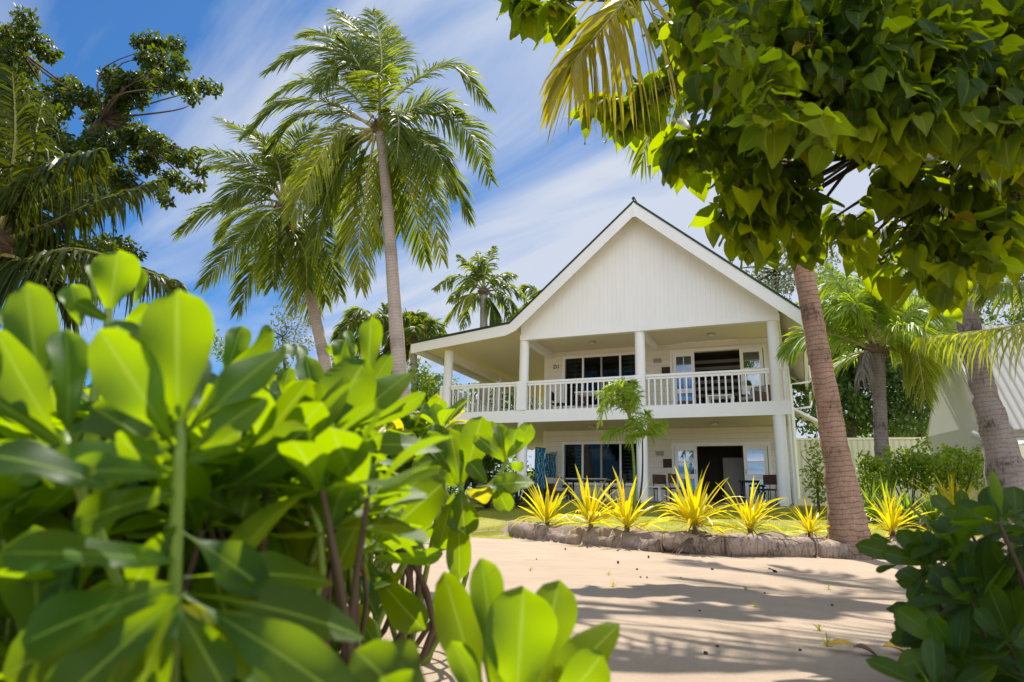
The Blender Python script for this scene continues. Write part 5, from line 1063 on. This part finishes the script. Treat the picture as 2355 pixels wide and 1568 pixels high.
def reach(lv, st):
    f = L6(lv); Y = 1.5
    f((1215,870),(1075,600),100,Y+.02,Y+.05,roll=.4); f((1222,870),(1180,600),115,Y,Y,roll=.2); f((1235,865),(1325,548),150,Y+.01,Y,roll=.1,bend=-.05); f((1205,880),(1005,730),90,Y,Y+.02,roll=.5); f((1230,895),(1235,1095),145,Y-.03,Y-.06,roll=.3,bend=.2,rn=0.); f((1222,900),(1212,1318),115,Y,Y-.02,roll=.2,bend=.1); f((1195,900),(1110,1190),90,Y+.01,Y+.02,roll=.3)
    f((1250,900),(1370,930),70,Y,Y,roll=.7,mat=1); f((1300,880),(1568,835),85,Y-.02,Y-.04,roll=-.7,bend=.15); f((1210,875),(1125,560),80,Y+.06,Y+.1,roll=.6); f((1230,860),(1230,570),90,Y+.1,Y+.13,roll=.5); f((1200,880),(1140,660),80,Y+.05,Y+.08)
    f((1432,760),(1310,630),85,Y-.03,Y-.06,roll=.3,bend=.3,rn=0.); f((1432,755),(1412,570),75,Y,Y+.03,roll=.4); f((1440,750),(1500,600),95,Y-.02,Y-.03,roll=.2); f((1450,745),(1566,585),85,Y,Y,roll=.4); f((1345,860),(1275,760),90,Y-.04,Y-.07,roll=.5,rn=0.); f((1385,850),(1435,990),95,Y-.02,Y-.04,roll=.3,bend=.3); f((1440,750),(1480,680),25,Y-.05,Y-.05); f((1435,760),(1345,560),85,Y+.05,Y+.08,roll=.2)
    f((1440,770),(1530,790),50,Y+.05,Y+.08,roll=.3)
    stem(st, [(*Z6(1440,755),Y),(*Z6(1410,820),Y),(*Z6(1340,890),Y),(*Z6(1250,930),Y+.02),(*Z6(1130,1050),Y+.06),(*Z6(950,1250),Y+.12),(820,1560,Y+.2)], .004,.009)
    stem(st, [(*Z6(1225,860),Y),(*Z6(1230,925),Y+.01)], .006,.006)
    rs = random.Random(3)
    for x,y in ((935,1010),(905,980),(960,1060),(890,1040),(930,1080)):
        c = P(x,y,Y+.15); rosette(lv, c, V(rs.uniform(-.4,.4),-.3,1), 8, .11, 0, rs, alt=1, altp=.2)
        st.tube(curve([c, c+V(-.05,.03,-.2), V(c[0]-.25,c[1]+.15,.0)],10), np.linspace(.004,.008,10), 6)
shrub('shrub branch with upright round leaves overlapping the lower left corner of the house', (830,1560,1.7), reach)
def front(lv, st):
    Y = .85; f = lambda b,t,w,Yb,Yt,**k: one_leaf(lv, b, t, w, Yb, Yt, **k)
    f((1160,1640),(1095,1285),70,Y,Y-.01,roll=.8,bend=-.05); f((1185,1640),(1205,1352),155,Y-.02,Y-.04,roll=.1,bend=.05); f((1210,1650),(1292,1335),100,Y+.02,Y+.04,roll=.4,bend=.05); f((1120,1640),(1008,1315),92,Y+.01,Y+.02,roll=-.3); f((1220,1650),(1420,1428),85,Y-.01,Y-.02,roll=-.6,bend=.05); f((1120,1650),(1050,1480),60,Y-.04,Y-.07,roll=.3); f((1250,1660),(1390,1520),90,Y-.04,Y-.07,roll=.5); f((1150,1650),(1150,1420),90,Y+.05,Y+.08,roll=.4)
    f((960,1640),(830,1490),110,.6,.58,roll=.4,rn=0.); f((980,1640),(905,1470),80,.66,.66,roll=.6,rn=0.); f((930,1650),(880,1560),120,.56,.55,roll=.2)
    stem(st, [(1180,1620,Y),(1180,1750,Y),(1170,2100,Y+.02)], .007,.009); stem(st, [(960,1630,.62),(960,1800,.64),(960,2200,.66)], .006,.008)
shrub('sprig of upright round leaves rising from the bottom centre over the sand', (1180,2300,.85), front)
def right(lv, st):
    f = lambda b,t,w,Yb,Yt,**k: one_leaf(lv, ZS(*b), ZS(*t), w/2.101*K, Yb, Yt, **k); Y = 1.7
    f((605,825),(425,610),120,Y,Y,roll=.2); f((600,820),(545,585),55,Y,Y+.05,roll=.5); f((610,820),(605,598),60,Y,Y+.02,roll=.4); f((620,830),(740,640),70,Y,Y,roll=.5); f((640,860),(755,930),90,Y-.03,Y-.05,roll=.2,bend=.3); f((590,830),(330,740),110,Y,Y,roll=.5); f((580,820),(160,690),110,Y+.04,Y+.06,roll=.3); f((600,870),(470,1050),75,Y,Y,roll=.3); f((660,920),(590,1035),85,Y-.02,Y-.03,roll=.3); f((620,850),(520,890),50,Y,Y,roll=.5); f((400,830),(262,865),40,Y+.05,Y+.08,roll=.3)
    f((620,820),(660,680),60,Y-.04,Y-.06,roll=.3); f((370,690),(240,650),60,Y+.1,Y+.1,roll=.3)
    f((730,1350),(412,1110),150,Y-.2,Y-.2,roll=.2); f((725,1345),(580,1060),80,Y-.18,Y-.15,roll=.4); f((740,1340),(640,1180),110,Y-.22,Y-.26,roll=.2); f((730,1360),(435,1440),130,Y-.2,Y-.22,roll=.4,bend=.2); f((790,1400),(735,1570),75,Y-.2,Y-.2,roll=.3); f((760,1340),(780,1130),90,Y-.15,Y-.1,roll=.5)
    f((1000,1060),(740,1010),90,Y-.1,Y-.1,roll=.5); f((1080,640),(740,470),120,Y+.05,Y+.05,roll=.3); f((1060,590),(810,580),110,Y+.02,Y,roll=.4); f((1100,560),(1010,380),110,Y+.05,Y+.1,roll=.2); f((1150,560),(1150,330),120,Y,Y,roll=.4); f((1090,700),(880,740),100,Y-.05,Y-.1,roll=.5); f((1100,820),(1000,990),110,Y-.1,Y-.13,roll=.9); f((1130,900),(1110,1100),100,Y-.15,Y-.2,roll=.9)
    stem(st, [(*ZS(605,825),Y),(*ZS(700,930),Y),(*ZS(870,1010),Y),(*ZS(1000,1200),Y),(*ZS(1060,1700),Y+.1)], .004,.008); stem(st, [(*ZS(735,1345),Y-.2),(*ZS(790,1390),Y-.2),(*ZS(900,1500),Y-.15),(*ZS(980,1800),Y-.1)], .004,.007); stem(st, [(*ZS(1090,640),Y),(*ZS(1120,800),Y),(*ZS(1130,1700),Y+.1)], .005,.008)
    rs = random.Random(17)
    for k in range(44):
        x = rs.uniform(2150,2500); y = rs.uniform(1160,1620); 
        if (2354-x)*.9+ (1400-abs(y-1400))*0 > 160+ (y-1180)*.35+rs.uniform(-20,40): x += 130
        Yk = rs.uniform(1.4,2.3); c = P(x,y,Yk); rosette(lv, c, V(rs.uniform(-.9,.3),rs.uniform(-.6,.2),.8), rs.randint(7,10), .125, 0, rs)
        st.tube(curve([c, c+V(.05,.02,-.12), V(c[0]+.2,c[1]+.1,0)],8), np.linspace(.004,.008,8), 6, 1)
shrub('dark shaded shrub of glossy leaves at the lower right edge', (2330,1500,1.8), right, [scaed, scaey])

# ------------------------------------------------------------------ light, sky, camera
SUN_EL, SUN_AZ = math.radians(60), math.radians(6)       # azimuth: from +Y toward +X
sd = V(math.sin(SUN_AZ)*math.cos(SUN_EL), math.cos(SUN_AZ)*math.cos(SUN_EL), math.sin(SUN_EL))
from mathutils import Vector, Matrix
sun = bpy.data.lights.new('sun','SUN'); sun.energy = 5.0; sun.angle = math.radians(.5); sun.color = (1,.95,.86)
so_ = bpy.data.objects.new('sun', sun); C.objects.link(so_); so_.rotation_euler = Vector(-sd).to_track_quat('-Z','Y').to_euler(); so_.location = (5,10,30)
w = bpy.data.worlds.new('World'); bpy.context.scene.world = w; w.use_nodes = True; nt = w.node_tree; nt.nodes.clear()
def WN(t, **kw):
    n = nt.nodes.new('ShaderNode'+t)
    for k_, v_ in kw.items():
        if hasattr(n, k_) and k_ not in n.inputs: setattr(n, k_, v_)
        else: n.inputs[k_].default_value = v_
    return n
wo = WN('OutputWorld'); bg = WN('Background', Strength=.15); nt.links.new(bg.outputs[0], wo.inputs[0])
sky = WN('TexSky', sky_type='NISHITA', sun_disc=False, sun_elevation=SUN_EL, sun_rotation=SUN_AZ, air_density=1., dust_density=.4, ozone_density=2.5)
tc = WN('TexCoord'); sp = WN('SeparateXYZ'); nt.links.new(tc.outputs['Generated'], sp.inputs[0])
def M_(op, a, b=None, c=None):
    n = WN('Math', operation=op)
    for i, v_ in enumerate((a,b,c)):
        if v_ is None: continue
        if hasattr(v_,'node'): nt.links.new(v_, n.inputs[i])
        else: n.inputs[i].default_value = v_
    return n.outputs[0]
zc = M_('ADD', M_('MAXIMUM', sp.outputs[2], 0.), .12)
u_, v_ = M_('DIVIDE', sp.outputs[0], zc), M_('DIVIDE', sp.outputs[1], zc)       # clouds lie on a flat layer overhead
cb = WN('CombineXYZ'); nt.links.new(u_, cb.inputs[0]); nt.links.new(v_, cb.inputs[1])
def skyuv(x, y):
    d = nrm(ray(x,y)); k_ = max(d[2],0)+.12; return V(d[0]/k_, d[1]/k_)
sA, sB = skyuv(1060,560), skyuv(1600,325); sdir = nrm(sB-sA)              # the long cirrus streak
along = M_('ADD', M_('MULTIPLY', u_, sdir[0]), M_('MULTIPLY', v_, sdir[1])); across = M_('ADD', M_('MULTIPLY', u_, -sdir[1]), M_('MULTIPLY', v_, sdir[0]))
a0 = float(-sdir[1]*sA[0]+sdir[0]*sA[1])
cs = WN('CombineXYZ'); nt.links.new(M_('MULTIPLY', along, .55), cs.inputs[0]); nt.links.new(M_('MULTIPLY', across, 2.0), cs.inputs[1]); cs.inputs[2].default_value = 3.7
n1 = WN('TexNoise', Scale=1.25, Detail=8., Roughness=.55, Distortion=.5); nt.links.new(cs.outputs[0], n1.inputs['Vector'])
n2 = WN('TexNoise', Scale=.9, Detail=4.); nt.links.new(cb.outputs[0], n2.inputs['Vector'])
wob = M_('MULTIPLY', M_('SUBTRACT', n2.outputs[0], .5), .25)
t_ = M_('DIVIDE', M_('ADD', M_('SUBTRACT', across, a0), wob), .055)
band_ = M_('DIVIDE', 1., M_('ADD', 1., M_('MULTIPLY', t_, t_)))
cov = M_('ADD', M_('MULTIPLY', M_('SUBTRACT', n1.outputs[0], .5), 1.9), M_('ADD', M_('MULTIPLY', n2.outputs[0], .5), .325))
cov = M_('ADD', cov, M_('MULTIPLY', u_, .42))                                    # cirrus thickens to the right
cov = M_('ADD', cov, M_('MULTIPLY', M_('MAXIMUM', M_('MULTIPLY', sp.outputs[1], -1.), 0.), .5))   # and behind the camera, unseen, added to fill the shaded house front
cov = M_('ADD', cov, M_('MULTIPLY', M_('MAXIMUM', M_('SUBTRACT', .62, sp.outputs[2]), 0.), .75)) # and toward the horizon
mr = WN('MapRange'); nt.links.new(cov, mr.inputs[0]); mr.inputs[1].default_value=.26; mr.inputs[2].default_value=.82; mr.inputs[3].default_value=0.; mr.inputs[4].default_value=.93
cf = M_('MINIMUM', M_('ADD', mr.outputs[0], M_('MULTIPLY', band_, .24)), 1.)
tint = WN('MixRGB', blend_type='MULTIPLY'); tint.inputs[0].default_value = 1.; nt.links.new(sky.outputs[0], tint.inputs[1]); tint.inputs[2].default_value = (.17,.35,.52,1)
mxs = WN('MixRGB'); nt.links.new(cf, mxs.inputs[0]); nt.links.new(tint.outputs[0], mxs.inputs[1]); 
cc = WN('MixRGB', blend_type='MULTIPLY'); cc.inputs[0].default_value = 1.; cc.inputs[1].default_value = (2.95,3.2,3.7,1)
cg = M_('ADD', 1., M_('MULTIPLY', M_('MAXIMUM', M_('MULTIPLY', sp.outputs[1], -1.), 0.), 1.9)); nt.links.new(cg, cc.inputs[2]); nt.links.new(cc.outputs[0], mxs.inputs[2])   # unseen clouds behind the camera, brightened as added fill for the house

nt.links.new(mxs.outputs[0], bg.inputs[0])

cam = bpy.data.cameras.new('camera'); co = bpy.data.objects.new('camera', cam); C.objects.link(co)
cam.sensor_width = 36; cam.sensor_fit = 'HORIZONTAL'; cam.lens = 2027.09/3072*36; cam.clip_start = .02; cam.clip_end = 3000
co.matrix_world = Matrix(((RT[0],UP[0],-FW[0],CAM[0]),(RT[1],UP[1],-FW[1],CAM[1]),(RT[2],UP[2],-FW[2],CAM[2]),(0,0,0,1)))
cam.dof.use_dof = True; cam.dof.focus_distance = 16; cam.dof.aperture_fstop = 5.
sc = bpy.context.scene; sc.camera = co
sc.render.engine = 'CYCLES'; sc.cycles.max_bounces = 8; sc.cycles.diffuse_bounces = 4; sc.cycles.transmission_bounces = 6; sc.cycles.transparent_max_bounces = 8; sc.cycles.use_denoising = True
sc.cycles.caustics_reflective = False; sc.cycles.caustics_refractive = False; sc.cycles.sample_clamp_indirect = 8
sc.view_settings.view_transform = 'Standard'; sc.view_settings.look = 'None'; sc.view_settings.exposure = .6; sc.view_settings.gamma = 1
